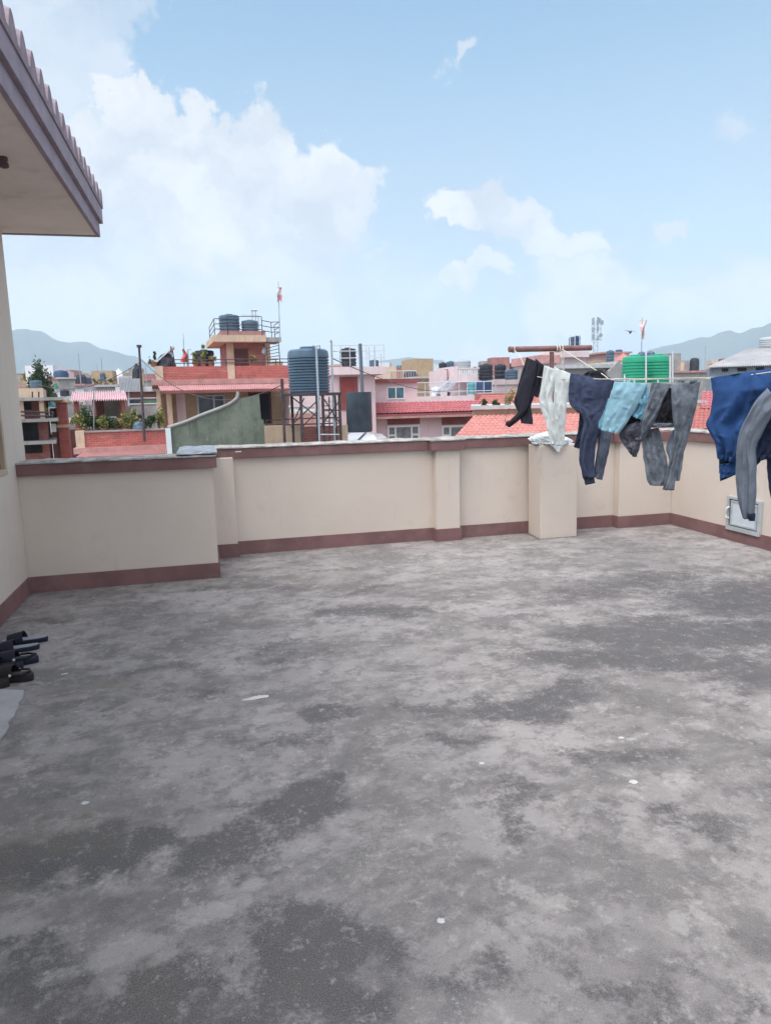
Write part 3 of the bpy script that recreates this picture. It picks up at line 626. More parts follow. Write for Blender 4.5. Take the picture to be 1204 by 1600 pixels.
# heap of white cloth on the stub column
hp = empty('cloth_heap', (3.68, 7.26, 1.035), 0, 'crumpled white cloth heap on top of the stub column', 'cloth')
def crumple(seed, c, r, mat, nm, sub_=5):
    bm = bmesh.new(); bmesh.ops.create_icosphere(bm, subdivisions=sub_, radius=1)
    for v in bm.verts:
        p = v.co.copy(); q = 1+.30*noise.noise(p*1.7+Vector((seed, 0, 0)))+.20*abs(noise.noise(p*4.+Vector((0, seed, 0))))+.16*(1-abs(noise.noise(p*8.+Vector((seed, seed, 0))))*2)
        v.co = Vector((p.x*r[0]*q, p.y*r[1]*q, max(p.z*r[2]*q, -r[2]*.25)))+Vector(c)
    me = bpy.data.meshes.new(nm); bm.to_mesh(me); bm.free(); me.materials.append(mat)
    for p in me.polygons: p.use_smooth = True
    o = bpy.data.objects.new(nm, me); col.objects.link(o); o.parent = hp; return o
f_w2 = fabric('white_cotton', (.60, .63, .65), scale=9, var=.12)
crumple(3, (-.06, -.02, .03), (.16, .14, .085), f_w2, 'fold'); crumple(8, (.04, -.06, .02), (.14, .11, .07), f_w2, 'fold'); crumple(11, (-.10, .0, .055), (.10, .09, .06), f_w2, 'fold')
mb = MB(); P = []
for i in range(14):
    t = i/13; row = []
    for j in range(16):
        s = j/15; wd = .115*(1-.55*t)
        row.append((-.04+.11*.3*t+(s-.5)*2*wd, -.168-.006-.02*abs(math.sin(s*9+t*2))-.012*(t > .02), .03-.105*t*(1-.6*abs(2*s-1)**2)))
    P.append(row)
P2 = [[(x, y+.012, z) for x, y, z in r] for r in P[::-1]]
o = MB().grid(P).grid(P2).build('hanging_fold', f_w2, hp, smooth='all')
# ================================================================== SHOES
f_sole = paint('black_rubber', (.022, .022, .026), .6, .2, 20); f_ins = paint('grey_insole', (.28, .30, .35), .8, .1, 20)
f_ins2 = paint('worn_dark_insole', (.06, .06, .068), .8, .2, 20); f_strap = paint('navy_black_strap', (.014, .016, .030), .45, .2, 15); f_croc = paint('dark_brown_rubber', (.022, .018, .018), .5, .2, 15)
def shoe(loc, rz, mats, label, L=.29, W=.105, H=.026, closed=False, studs=False, insole=True):
    """toe towards +x, heel at -x, origin under the middle"""
    e = empty('slipper', loc, rz, label, 'slipper', 'slippers left beside the house wall')
    def outline(s, grow=0.):
        pts = []
        for k in range(36):
            a = 2*math.pi*k/36; x = math.cos(a); y = math.sin(a)
            wd = (.40+.10*max(x, 0)+.02*math.sin(x*3))*W+grow
            x_ = (L/2+grow)*x; wd *= (1-.16*math.exp(-((x+.15)/.35)**2)); y = math.copysign(abs(y)**.85, y)
            pts.append((x_, y*wd*s+.006*x))
        return pts
    o0 = outline(.96); o1 = outline(1., .002); vs = []
    for (oo, z) in ((o0, 0), (o1, .008), (o1, H-.006), (o0, H)): vs += [(x, y, z+(.008*max(0, -x/L*2)**2 if z > 0 else 0)) for x, y in oo]
    fs = [tuple(range(36))[::-1], tuple(108+k for k in range(36))]+[(r*36+k, r*36+(k+1) % 36, (r+1)*36+(k+1) % 36, (r+1)*36+k) for r in range(3) for k in range(36)]
    MB().add(vs, fs).build('sole', mats[0], e, smooth=True)
    if insole:
        oi = outline(.9, -.003)
        zf = lambda x: H+.0035+.008*max(0, -x/L*2)**2
        MB().add([(x, y, zf(x)-.003) for x, y in oi]+[(x, y, zf(x)+.001) for x, y in oi], [tuple(range(36))[::-1], tuple(36+k for k in range(36))]+[(k, (k+1) % 36, 36+(k+1) % 36, 36+k) for k in range(36)]).build('insole', mats[1], e)
    x0, x1 = (-.03, L*.47) if closed else (-.005, L*.33)
    P = []; Q = []
    for i in range(13):
        t = i/12; x = x0+(x1-x0)*t
        hw = (.47*W+.004)*(1-(.55*t**4 if closed else .12*t*t)); hh = .066*(1-.55*t**2 if closed else 1-.35*t)+.0
        P.append([(x+.012*math.sin(a), hw*math.cos(a), H-.006+hh*math.sin(a)) for a in [math.pi*k/14 for k in range(15)]])
        Q.append([(x+.012*math.sin(a), (hw-.005)*math.cos(a), H-.006+(hh-.005)*math.sin(a)) for a in [math.pi*k/14 for k in range(15)]])
    mb = MB().grid(P).grid(Q)
    for A_, B_ in ((P[0], Q[0]), (P[-1], Q[-1])): mb.grid([A_, B_])
    MB.build(mb, 'strap', mats[2], e, smooth='all')
    if studs:
        pass
        for sgn in (-1, 1):
            MB().lathe([(.008, 0), (.008, .003), (.004, .005)], (-.02, 0, 0), 12).build('stud', m_white, e, loc=(0, sgn*W*.49, H+.012)).rotation_euler = (R(-90*sgn), 0, 0)
        MB().tube([(-.03, W*.47, H+.012), (-.085, W*.41, H+.016), (-L*.46, 0, H+.022), (-.085, -W*.41, H+.016), (-.03, -W*.47, H+.012)], .007, 8).build('heel_strap', mats[2], e, smooth=True)
    return e
shoe((-1.305, 5.12, 0), R(176), (f_strap, f_ins, f_strap), 'farther slide of the striped-sole pair with grey insole, farthest from the camera')
shoe((-1.325, 4.95, 0), R(182), (f_strap, f_ins, f_strap), 'nearer slide of the grey insole pair, second from the rear')
shoe((-1.275, 4.69, 0), R(178), (f_strap, f_ins2, f_strap), 'navy black clog with heel strap lying back, third from the rear', H=.035, closed=True, studs=True)
shoe((-1.345, 4.60, 0), R(184), (f_strap, f_strap, f_strap), 'navy black clog close beside its mate, fourth from the rear', H=.033, closed=True)
shoe((-1.215, 4.40, 0), R(165), (f_croc, f_ins2, f_croc), 'dark brown sandal with two silver studs, foremost but one', L=.25, H=.04, closed=True, studs=True)
shoe((-1.33, 4.30, 0), R(186), (f_croc, f_croc, f_croc), 'dark brown sandal cut by the left edge, nearest the camera', L=.25, H=.04, closed=True)
# ================================================================== THE TOWN BEYOND
GZ = -11.0
class Site:
    """local frame standing in the town: origin under the anchor pixel at forward distance Y, turned by rz"""
    def __init__(s, px, py, Y, rz=0, base=GZ):
        p = on(px, py, 1, Y); s.o = Vector((p.x, p.y, base)); s.rz = R(rz); s.Y = Y
        s.ux = Vector((math.cos(s.rz), math.sin(s.rz), 0)); s.uy = Vector((-math.sin(s.rz), math.cos(s.rz), 0))
    def q(s, px, py, d=0.):      # local (x, z) of a pixel on the plane local y = d
        r = ray(px, py); A = s.o+s.uy*d; t = (A-CO).dot(s.uy)/r.dot(s.uy); P = CO+r*t-s.o
        return P.dot(s.ux), P.z
    def rect(s, x0, x1, y0, y1, d=0.):
        xm, ym = (x0+x1)/2, (y0+y1)/2
        return s.q(x0, ym, d)[0], s.q(x1, ym, d)[0], s.q(xm, y1, d)[1], s.q(xm, y0, d)[1]
    def box(s, mb, x0, x1, y0, y1, d0, d1, ref=None, zb=None):
        a, b, c, e = s.rect(x0, x1, y0, y1, d0 if ref is None else ref)
        return mb.box(a, b, d0, d1, c if zb is None else zb, e)
    def root(s, name, label, cat, group=None): return empty(name, s.o, s.rz, label, cat, group)
    def pt(s, px, py, d=0.): x, z = s.q(px, py, d); return Vector((x, d, z))
    def wpt(s, px, py, d=0.): x, z = s.q(px, py, d); return s.o+s.ux*x+s.uy*d+Vector((0, 0, z))
def child(mb, name, mat, root, **k): return mb.build(name, mat, root, **k)
m_brickA = brick('brick_red', (.47, .115, .10), (.39, .09, .082), (.43, .23, .20))
m_brickB = brick('brick_dull', (.40, .15, .135), (.32, .12, .11), (.36, .24, .22))
m_cream = paint('cream_render', (.58, .44, .33), .9, .12, 1.5, (.30, .24, .19), .45, .2, streak=True)
m_creamd = paint('ochre_wall', (.40, .29, .19), .9, .12, 1.5, (.25, .19, .14), .4, .2)
m_pink = paint('pink_render', (.66, .50, .52), .9, .07, .8, (.45, .31, .31), .35, .15, streak=True)
m_pinkw = paint('pale_pink_render', (.68, .55, .56), .9, .07, .8, (.42, .36, .36), .35, .15, streak=True)
m_maroon = paint('maroon_band', (.25, .085, .080), .8, .15, 2, (.15, .08, .08), .4)
m_slab = paint('pinkish_slab', (.45, .25, .23), .9, .15, 2, (.20, .13, .12), .5, .2)
m_conc = paint('grey_concrete', (.30, .29, .285), .95, .2, 1.2, (.14, .135, .13), .55, .3, streak=True)
m_mossy = paint('mossy_plaster', (.235, .25, .215), .95, .25, .9, (.12, .145, .11), .7, .3)
def mossy():
    m, t, b = bsdf('mossy_stair_plaster', .95); co = obj_co(t); s = t.new('ShaderNodeSeparateXYZ'); t.l.new(co, s.inputs[0])
    n = t.noise(co, 1.1, 8, .7); n2 = t.noise(t.mapping(co, (0, 0, 0), (0, 0, 0), (2.5, 2.5, .5), 'POINT'), 1.6, 7, .7); n3 = t.noise(co, 6, 6, .7)
    c = t.mix(t.rng(n, .35, .62), (.19, .205, .175), (.12, .14, .115)); c = t.mix(t.rng(n2, .48, .66, 0, .8), c, (.08, .10, .075))
    low = t.rng(t.m('ADD', s.outputs[2], t.m('MULTIPLY', t.m('SUBTRACT', n, .5), 2.2)), 10.9, 10.3); lf_ = t.rng(t.m('ADD', s.outputs[0], t.m('MULTIPLY', n3, .5)), 1.6, .6)
    c = t.mix(t.m('MULTIPLY', t.m('MULTIPLY', low, lf_), t.rng(n3, .35, .6, .25, .85)), c, (.33, .19, .14)); c = t.mix(t.rng(n3, .56, .7, 0, .4), c, (.36, .34, .28))
    t.l.new(c, b.inputs['Base Color']); bump(t, b, n3, .3, .02); return m
m_redtile = paint('red_clay_tile', (.41, .145, .125), .75, .14, 3, (.34, .15, .13), .35, .2)
m_pinktile = paint('pink_red_tile', (.44, .14, .15), .7, .12, 3, (.38, .15, .16), .35, .2)
m_salmon = paint('salmon_tile', (.52, .225, .20), .75, .14, 3, (.42, .22, .19), .35, .2)
m_canopy = paint('faded_pink_sheet', (.45, .235, .24), .6, .1, 1.2, (.42, .20, .20), .4, .1)
m_wsheet = paint('white_sheet_roof', (.66, .69, .73), .5, .08, 1.2, (.4, .4, .4), .3, .1)
m_gsheet = paint('weathered_grey_sheet', (.47, .47, .48), .6, .15, .5, (.25, .22, .20), .5, .1, streak=True)
m_blk = paint('black_plastic_tank', (.030, .034, .045), .55, .25, 1.5, (.09, .09, .10), .35, .1)
m_slate = paint('slate_blue_tank', (.085, .135, .19), .36, .15, 1.5, (.05, .06, .08), .4, .1)
m_blktank = paint('old_black_tank', (.034, .048, .062), .28, .3, 1.5, (.10, .08, .09), .4, .1)
m_green = paint('green_plastic_tank', (.03, .33, .19), .45, .10, 1, (.02, .22, .13), .4, .1)
m_bluet = paint('bright_blue_tank', (.03, .065, .13), .45, .1, 1)
m_teal = paint('teal_plastic', (.10, .34, .38), .5, .1, 1)
m_steel = paint('galvanised_pipe', (.38, .42, .47), .4, .15, 6, metal=.5)
m_dsteel = paint('dark_steel_frame', (.065, .050, .058), .6, .3, 5, (.12, .05, .04), .5)
m_wrail = paint('white_painted_rail', (.52, .55, .60), .5, .05, 3)
m_win = glass('window_blue_glass', (.025, .075, .10)); m_wing = glass('window_grey_glass', (.05, .06, .07))
m_curtain = paint('grey_curtain', (.20, .20, .22), .9, .25, 4, fine=30)
m_wood2 = paint('dark_door_wood', (.11, .045, .045), .7, .2, 3)
m_shade = paint('dark_interior', (.022, .022, .028), .9, .3, 1)
m_bark = paint('bark', (.10, .075, .055), .95, .3, 6)
def leafmat(name, a, b_):
    m, t, b = bsdf(name, .7); n = t.noise(pos_co(t), 1.8, 4, .6); n2 = t.noise(pos_co(t), 14, 2, .5)
    c = t.mix(t.rng(n, .35, .65), a, b_); c = t.mix(t.rng(n2, .3, .7, 0, .6), c, tuple(x*1.7 for x in b_)); t.l.new(c, b.inputs['Base Color'])
    return m
m_leaf = leafmat('dark_foliage', (.022, .040, .018), (.045, .075, .028)); m_leafy = leafmat('yellow_green_foliage', (.10, .12, .03), (.20, .20, .06)); m_dry = leafmat('dry_foliage', (.20, .13, .07), (.33, .26, .12))
# ---- ground, hills
def big_ground():
    m, t, b = bsdf('town_ground', .95); co = pos_co(t)
    n = t.noise(co, .02, 6, .6); n2 = t.noise(co, .12, 6, .65)
    c = t.mix(t.rng(n, .4, .6), (.26, .23, .21), (.12, .15, .09)); c = t.mix(t.rng(n2, .45, .62), c, (.20, .16, .14)); t.l.new(c, b.inputs['Base Color']); return m
tag(MB().add([(-5400, -2900, 0), (5700, -2900, 0), (5700, 5500, 0), (-5400, 5500, 0)], [(0, 1, 2, 3)]).build('ground', big_ground(), loc=(0, 0, GZ)), kind='structure')
def hills(pts, dist, seed, name, step=4):
    m, t, b = bsdf('wooded_slope_'+name, .95); co = pos_co(t)
    n = t.noise(co, .004, 8, .65); t.l.new(t.mix(t.rng(n, .35, .65), (.016, .028, .018), (.045, .058, .036)), b.inputs['Base Color'])
    x = pts[0][0]; cols = []
    while x <= pts[-1][0]:
        for (a, b_) in zip(pts, pts[1:]):
            if a[0] <= x <= b_[0]: y = a[1]+(b_[1]-a[1])*(3*((x-a[0])/(b_[0]-a[0]))**2-2*((x-a[0])/(b_[0]-a[0]))**3); break
        y += 2.2*noise.noise(Vector((x*.05, seed, 0)))+.9*noise.noise(Vector((x*.17, seed, 3)))
        d = ray(x, y); hd = math.hypot(d.x, d.y); cols.append((d.x/hd, d.y/hd, max(1.6+dist*d.z/hd, GZ+5))); x += step
    P = []; N = 26
    for i in range(-N, N+1):
        t_ = i/N; row = []
        for j, (dx, dy, top) in enumerate(cols):
            rr = dist*(1+t_*.19) ; f = (1-abs(t_))**1.15
            rg = noise.noise(Vector((j*.16+i*.05, i*.22, seed)))*.22+noise.noise(Vector((j*.5, i*.5, seed)))*.08
            hz = GZ-20+(top-GZ+20)*f*(1+rg*(1-f)*2.2)
            if abs(i) > 0: hz = min(hz, 1.6+(top-1.6)*(rr/dist)*.995)
            row.append((dx*rr, dy*rr, hz))
        P.append(row)
    return tag(MB().grid(P).build('hills', m, smooth='all'), kind='structure')
hills([(-420, 500), (-200, 505), (-60, 520), (20, 516), (40, 514), (62, 517), (95, 534), (132, 534), (165, 546), (205, 556), (250, 574), (320, 592), (420, 600), (520, 598), (560, 578), (600, 563), (640, 558), (685, 563), (722, 577), (800, 588), (880, 580), (930, 560), (985, 556), (1040, 540), (1100, 527), (1138, 516), (1152, 521), (1180, 512), (1204, 505), (1300, 480), (1400, 470), (1600, 500)], 4500, 4, 'ridge')
# ---- common pieces
def tank(px0, px1, py0, py1, Y, mat, label, group, ribs=0, cat='water tank', lidm=None, plain=False):
    pc_ = on((px0+px1)/2, py1, 1, Y); r = abs(on(px1, py1, 1, Y).x-on(px0, py1, 1, Y).x)/2*.985; zt = on((px0+px1)/2, py0, 1, Y).z; h = zt-pc_.z
    e = empty('water_tank', pc_+Vector((0, r*.3, 0)), 0, label, cat, group)
    pr = [(r*.97, 0), (r, .04*h)]
    if ribs:
        for k in range(ribs):
            z0 = .06*h+k*(.74*h/ribs); dz = .74*h/ribs
            pr += [(r*.93, z0), (r*.93, z0+dz*.18), (r, z0+dz*.35), (r, z0+dz*.85)]
    elif plain: pr += [(r, .5*h)]
    else: pr += [(r, .25*h), (r*.985, .26*h), (r, .27*h), (r, .52*h), (r*.985, .53*h), (r, .54*h), (r, .80*h)]
    pr += [(r*.99, .84*h), (r*.965, .90*h), (r*.86, .935*h), (r*.40, .955*h)] if not plain else [(r, .97*h), (r*.98, h), (r*.3, h*.995)]
    MB().lathe(pr, n=28).build('shell', mat, e, smooth=True)
    if not plain:
        MB().lathe([(r*.385, .93*h), (r*.385, .985*h), (r*.34, h), (.05*r, h)], n=20).build('lid', lidm or mat, e, smooth=True)
    return e
TG = 'black rooftop water tanks'
def railing(s, name, label, pts, h0, bars, mat, r=.02, posts=True, sub_=None, parent=None):
    """pts: local xyz of the foot line; bars: list of heights"""
    mb = MB()
    for z in bars: mb.tube([Vector(p)+Vector((0, 0, z)) for p in pts], r, 5)
    if posts:
        for p in pts: mb.tube([p, Vector(p)+Vector((0, 0, max(bars)))], r, 5)
    return child(mb, name, mat, parent)
def tiled(s, P00, P10, P11, P01, nu, nv, amp, lap=.03, thick=.10):
    """sloping clay-tile sheet: P00-P10 eave, P01-P11 ridge; waves run up the slope, courses step down it"""
    P00, P10, P11, P01 = map(Vector, (P00, P10, P11, P01)); n = (P10-P00).cross(P01-P00).normalized()
    if n.z < 0: n = -n
    rows = []
    for j in range(nv):
        for e_ in (0, .96):
            v = (j+e_)/nv; row = []
            for i in range(nu*6+1):
                u = i/(nu*6); p = P00.lerp(P10, u).lerp(P01.lerp(P11, u), v)
                row.append(p+n*(amp*abs(math.sin(u*nu*math.pi))+lap*(1-e_)))
            rows.append(row)
    mb = MB().grid(rows)
    low = [[p-n*thick for p in (P00, P10)], [p-n*thick for p in (P01, P11)]]
    mb.hexa([P00-n*thick, P10-n*thick, P11-n*thick, P01-n*thick, P00-n*.01, P10-n*.01, P11-n*.01, P01-n*.01]); return mb
def corrugated(P00, P10, P11, P01, nu, amp, thick=.012, nv=2):
    P00, P10, P11, P01 = map(Vector, (P00, P10, P11, P01)); n = (P10-P00).cross(P01-P00).normalized()
    if n.z < 0: n = -n
    A = []; 
    for side in (0, -thick):
        rows = []
        for j in range(nv):
            v = j/(nv-1); rows.append([P00.lerp(P10, i/(nu*6)).lerp(P01.lerp(P11, i/(nu*6)), v)+n*(amp*math.sin(i/6*2*math.pi)+side) for i in range(nu*6+1)])
        A.append(rows)
    mb = MB().grid(A[0]).grid(A[1]); mb.grid([A[0][0], A[1][0]]); mb.grid([A[0][-1], A[1][-1]]); return mb
def window(s, root, x0, x1, y0, y1, d, cols_=(.5,), gm=None, fm=None, fw=.06, trans=None, name='window'):
    a, b, c, e = s.rect(x0, x1, y0, y1, d); w_ = b-a; h = e-c
    fr = MB(); o1, o0 = d-.05, d-.002
    fr.box(a, b, o1, o0, c, c+fw).box(a, b, o1, o0, e-fw, e).box(a, a+fw, o1+.001, o0, c+fw, e-fw).box(b-fw, b, o1+.001, o0, c+fw, e-fw)
    for k in cols_: fr.box(a+w_*k-fw/2, a+w_*k+fw/2, o1+.002, o0, c+fw, e-fw)
    if trans:
        for (k0, k1, z) in trans: fr.box(a+w_*k0, a+w_*k1, o1+.003, o0, c+h*z-fw/2, c+h*z+fw/2)
    f = child(fr, name, fm or m_white, root)
    child(MB().box(a+fw*.6, b-fw*.6, d-.02, d-.003, c+fw*.6, e-fw*.6), 'pane', gm or m_win, f); return f
def leaves(mb, c, r, n, size, seed, flat=1.):
    rr = random.Random(seed)
    cl = [(Vector((rr.gauss(0, .42)*r[0], rr.gauss(0, .42)*r[1], rr.gauss(0, .40)*r[2])), rr.uniform(.25, .55)) for _ in range(max(4, n//60))]
    for _ in range(n):
        q, s_ = rr.choice(cl); p = Vector(c)+q+Vector((rr.gauss(0, 1)*r[0], rr.gauss(0, 1)*r[1], rr.gauss(0, 1)*r[2]))*s_*.5
        a = Vector((rr.uniform(-1, 1), rr.uniform(-1, 1), rr.uniform(-1, 1))).normalized(); b = a.cross(Vector((rr.uniform(-1, 1), rr.uniform(-1, 1), rr.uniform(-1, 1)))).normalized()
        z = size*rr.uniform(.6, 1.4); mb.add([p-a*z, p+b*z*.45, p+a*z, p-b*z*.45], [(0, 1, 2, 3)])
    return mb
def tree(px, py_top, py_base, w_px, Y, mat, label, seed, n=900, name='tree', group=None, zground=None):
    b = on(px, py_base, 1, Y); t = on(px, py_top, 1, Y); w_ = w_px*Y/F_PX/2; h = t.z-b.z; zg = GZ if zground is None else zground
    e = empty(name, (b.x, b.y, zg), 0, label, 'tree', group)
    rr = random.Random(seed); zb = b.z-zg; mb = MB().tube([(0, 0, 0), (rr.uniform(-.1, .1), 0, zb*.6), (0, 0, zb+h*.35)], .05*h+.05, 7, r2=.02*h)
    for k in range(6):
        a = rr.uniform(0, 6.28); mb.tube([(0, 0, zb+h*rr.uniform(0, .3)), (math.cos(a)*w_*.4, math.sin(a)*w_*.4, zb+h*.45), (math.cos(a)*w_*.7, math.sin(a)*w_*.7, zb+h*rr.uniform(.5, .85))], .02*h, 5, r2=.006*h)
    mb.build('trunk', m_bark, e)
    leaves(MB(), (0, 0, zb+h*.5), (w_*.95, w_*.95, h*.52), n, max(.03*h, Y/F_PX*(2.2 if n > 2500 else 1.2)), seed).build('crown', mat, e); return e
def potplant(s, px, py_base, w_px, h_px, d, mat, label, seed, n=160, pot=True):
    p = s.wpt(px, py_base, d); k = s.Y/F_PX; w_, h = w_px*k/2, h_px*k
    e = empty('potted_plant', p, 0, label, 'plant', 'plants along the roof terraces')
    if pot: MB().lathe([(.10, 0), (.14, .2), (.155, .2), (.155, .24), (.12, .24)], n=14).build('pot', m_pot, e, smooth=True)
    mb = MB(); rr = random.Random(seed)
    for i in range(5): a = rr.uniform(0, 6.28); mb.tube([(0, 0, .18), (math.cos(a)*w_*.4, math.sin(a)*w_*.4, h*.7)], .01, 4)
    mb.build('stems', m_bark, e)
    leaves(MB(), (0, 0, .2+h*.45), (w_*.9, w_*.7, h*.5), n, .06, seed).build('foliage', mat, e); return e
m_pot = paint('clay_pot', (.30, .13, .08), .9, .2, 4)

# ================================================================== A  MAIN BRICK HOUSE WITH STAIR TOWER
S = Site(345, 640, 36, 4); rt = S.root('brick_house', 'red brick and cream house with pink canopy, stair tower and roof railing', 'house')
def pxm(y): return y
bd = MB(); a, b_, c, e_ = S.rect(252, 452, 607, 660, 0)
bd.box(a, b_, 0, 10, 0, e_); child(bd, 'wall', m_creamd, rt)
x0, x1, z0, z1 = S.rect(237, 453, 592, 600, -.9); child(MB().box(x0, x1, -.9, 10.4, z0, z1), 'slab', m_slab, rt)
x0, x1, zp0, zp1 = S.rect(239, 453, 572, 591.5, -.7); zs = z1
pw = MB().box(x0+.25, x1, -.7, -.5, zs+.001, zp1).box(x0+.25, x0+.45, -.499, 10.2, zs+.001, zp1).box(x0+.45, x1, 10.0, 10.2, zs+.001, zp1)
child(pw, 'brick_parapet', m_brickA, rt)
for (pa, pb_) in ((243, 255), (356, 367)):
    a, b_, _, _ = S.rect(pa, pb_, 572, 591, -.76); child(MB().box(a, b_, -.76, -.48, zs+.002, zp1+.03), 'parapet_pier', m_cream, rt)
a, b_, _, _ = S.rect(236, 243, 575, 592, 2); child(MB().box(x0+.2, x0+.5, 2.2, 2.8, zs+.002, zp1+.03), 'parapet_pier', m_cream, rt)
# canopy of pale sheet
e00, e10 = S.pt(251, 609, -2.3), S.pt(452, 608, -2.3); e00.z = e10.z = S.q(350, 608.5, -2.3)[1]
r0, r1 = Vector((S.q(247, 601, -.92)[0], -.92, S.q(350, 600, -.92)[1]-.02)), Vector((S.q(452, 601, -.92)[0], -.92, S.q(350, 600, -.92)[1]-.02))
child(corrugated(e00, e10, r1, r0, 60, .02), 'canopy', m_canopy, rt)
child(MB().box(e00.x, e10.x, -2.32, -2.28, e00.z-.13, e00.z-.03), 'canopy_edge', m_maroon, rt)
for (pa, pb_) in ((261, 269), (246, 252)):
    a, b_, _, _ = S.rect(pa, pb_, 610, 660, -.6); child(MB().box(a, b_, -.6, -.2, 0, S.q(265, 608, -.6)[1]), 'pillar', m_cream, rt)
a, b_, c, e_ = S.rect(276, 290, 612, 655, -.05); child(MB().box(a, b_, -.06, -.004, c-2, e_), 'pilaster_strip', m_pinkw, rt)
window(S, rt, 308, 352, 617, 650, 0, (.60,), m_wing, m_steel, .08)
a, b_, c, e_ = S.rect(392, 421, 614, 662, 0); dd = child(MB().box(a, b_, -.05, -.004, c, e_), 'door_opening', m_shade, rt)
child(MB().box(a-.09, a, -.08, -.001, c, e_+.05).box(b_, b_+.09, -.08, -.001, c, e_+.05).box(a+.0005, b_-.0005, -.08, -.051, e_-.06, e_+.03), 'door_frame', m_wood2, rt)
a, b_, c, e_ = S.rect(396, 402, 616, 645, -.1); child(MB().box(a, b_, -.12, -.09, c, e_), 'open_shutter', m_wood2, rt)
# balcony rail in front of the door
a, b_, c, e_ = S.rect(415, 470, 655, 664, -1.6); child(MB().box(a, b_, -1.64, -1.58, e_-.04, e_).box(a, b_, -1.64, -1.58, c, c+.04).box(a, a+.05, -1.635, -1.585, c-1, e_-.041), 'balcony_rail', m_dsteel, rt)
child(MB().box(a-3.2, b_+2.0, -1.8, -.001, c-1.35, c-1.15), 'balcony_floor', m_conc, rt)
# roof railing above brick parapet
rl = MB(); yy = -.6; xa, xb = S.q(272, 566, yy)[0], S.q(450, 566, yy)[0]; z_a = S.q(350, 561.5, yy)[1]; z_b = S.q(350, 567, yy)[1]
rl.tube([(xa, yy, z_a), (xb, yy, z_a)], .022, 5).tube([(xa, yy, z_b), (xb, yy, z_b)], .022, 5)
k = xa
while k < xb: rl.tube([(k, yy, zp1), (k, yy, z_a)], .022, 5); k += (xb-xa)/9.001
child(rl, 'roof_railing', m_dsteel, rt)
# stair tower
TD = 2.2
x0, x1, z0, z1 = S.rect(350, 423, 536, 590, TD); child(MB().box(x0+.12, x1-.12, TD, TD+3.2, zs, z1), 'tower_wall', m_brickB, rt)
for (pa, pb_) in ((355, 366), (415.5, 423)):
    a, b_, _, _ = S.rect(pa, pb_, 540, 590, TD-.06); child(MB().box(a, b_, TD-.07, TD+.25, zs, z1-.001), 'tower_column', m_cream, rt)
a, b_, c, e_ = S.rect(348, 354, 540, 590, TD+2.9); child(MB().box(a, b_, TD+2.7, TD+3.0, zs, z1-.001), 'tower_column', m_cream, rt)
a, b_, c, e_ = S.rect(367, 388, 545, 572, TD-.02); child(MB().box(a, b_, TD-.04, TD-.003, zs, e_), 'tower_door', m_wood2, rt)
x0, x1, z0_, z1_ = S.rect(341, 416, 525, 534.5, TD-.9); child(MB().box(x0-.25, x1, TD-.9, TD+3.9, z1, z1+.32), 'tower_slab', m_cream, rt); zt = z1+.32
child(MB().box(x0+.15, x1, TD-.75, TD+3.7, zt+.001, zt+.22), 'slab_upstand', m_slab, rt); zt2 = zt+.22
a, b_, c, e_ = S.rect(416, 439, 527, 536, TD-.5); child(MB().box(a+.001, b_, TD-.6, TD+1.2, z1+.02, z1+.24), 'landing_slab', m_conc, rt)
def rails(pts, hs, nm, r=.020, mat=m_dsteel):
    mb = MB()
    for h_ in hs: mb.tube([Vector(p)+Vector((0, 0, h_)) for p in pts], r, 5)
    for p in pts: mb.tube([p, Vector(p)+Vector((0, 0, hs[-1]))], r, 5)
    return child(mb, nm, mat, rt)
xl, xr = S.q(336, 525, TD-.85)[0], S.q(410, 525, TD-.85)[0]; x4 = S.q(424, 520, TD-.5)[0]; x5 = S.q(437, 520, TD-.5)[0]
rails([(xl+.1, TD+3.6, zt), (xl, TD-.8, zt), (x0+.5, TD-.85, zt)], (.3, .55, .80), 'tower_railing')
rails([(x0+.5, TD-.85, zt), (xr, TD-.85, zt)], (.28, .5, .92), 'tower_railing')
rails([(xr, TD-.85, zt-.05), (x4, TD-.55, zt-.1), (x5, TD-.55, zt-.08), (x5, TD+1.1, zt-.08)], (.28, .52, .78), 'landing_railing')
# ladder up the tower side
la, lb = S.pt(419, 572, TD-.55), S.pt(438, 572, TD-.55); ta, tb = S.pt(416, 540, TD-.55), S.pt(435, 534, TD-.55)
mb = MB().tube([la, ta], .024, 5).tube([lb, tb], .024, 5)
for k in range(1, 7): mb.tube([la.lerp(ta, k/7), lb.lerp(tb, k/7)], .018, 5)
tag(mb.build('ladder', m_dsteel, None, loc=S.o, rz=S.rz), 'dark steel ladder leaning against the right side of the stair tower', 'ladder')
YT = 38.8
tank(343, 376, 490.5, 523, 39.2, m_slate, 'large slate grey water tank, left of the pair on the stair tower', TG, 5)
tank(378, 404.5, 499.5, 523, 39.2, m_slate, 'smaller dark grey water tank, right of the pair on the stair tower', TG, 4)
tank(305, 336, 546, 573, 42, m_blk, 'dark ribbed water tank behind the bushes on the brick house roof', TG, 4)
# pipe mast behind the tanks
def mast(name, label, cat, parts_, Y):
    o0 = on(parts_[0][0][0], parts_[0][0][1], 1, Y); mb = MB()
    for (p, q_, r) in parts_: mb.tube([on(p[0], p[1], 1, Y)-o0, on(q_[0], q_[1], 1, Y)-o0], r, 6)
    return tag(mb.build(name, m_steel, loc=o0), label, cat)
mast('pipe_stand', 'thin grey pipe stand with crossbar beside the small tank on the stair tower', 'pipe', [((395, 523), (394, 486), .025), ((400, 523), (399, 486), .025), ((392, 485), (402, 485), .05), ((404, 522), (403.5, 493), .022), ((377, 492), (403.5, 493), .015), ((396, 505), (402, 500), .03)], 39.4)
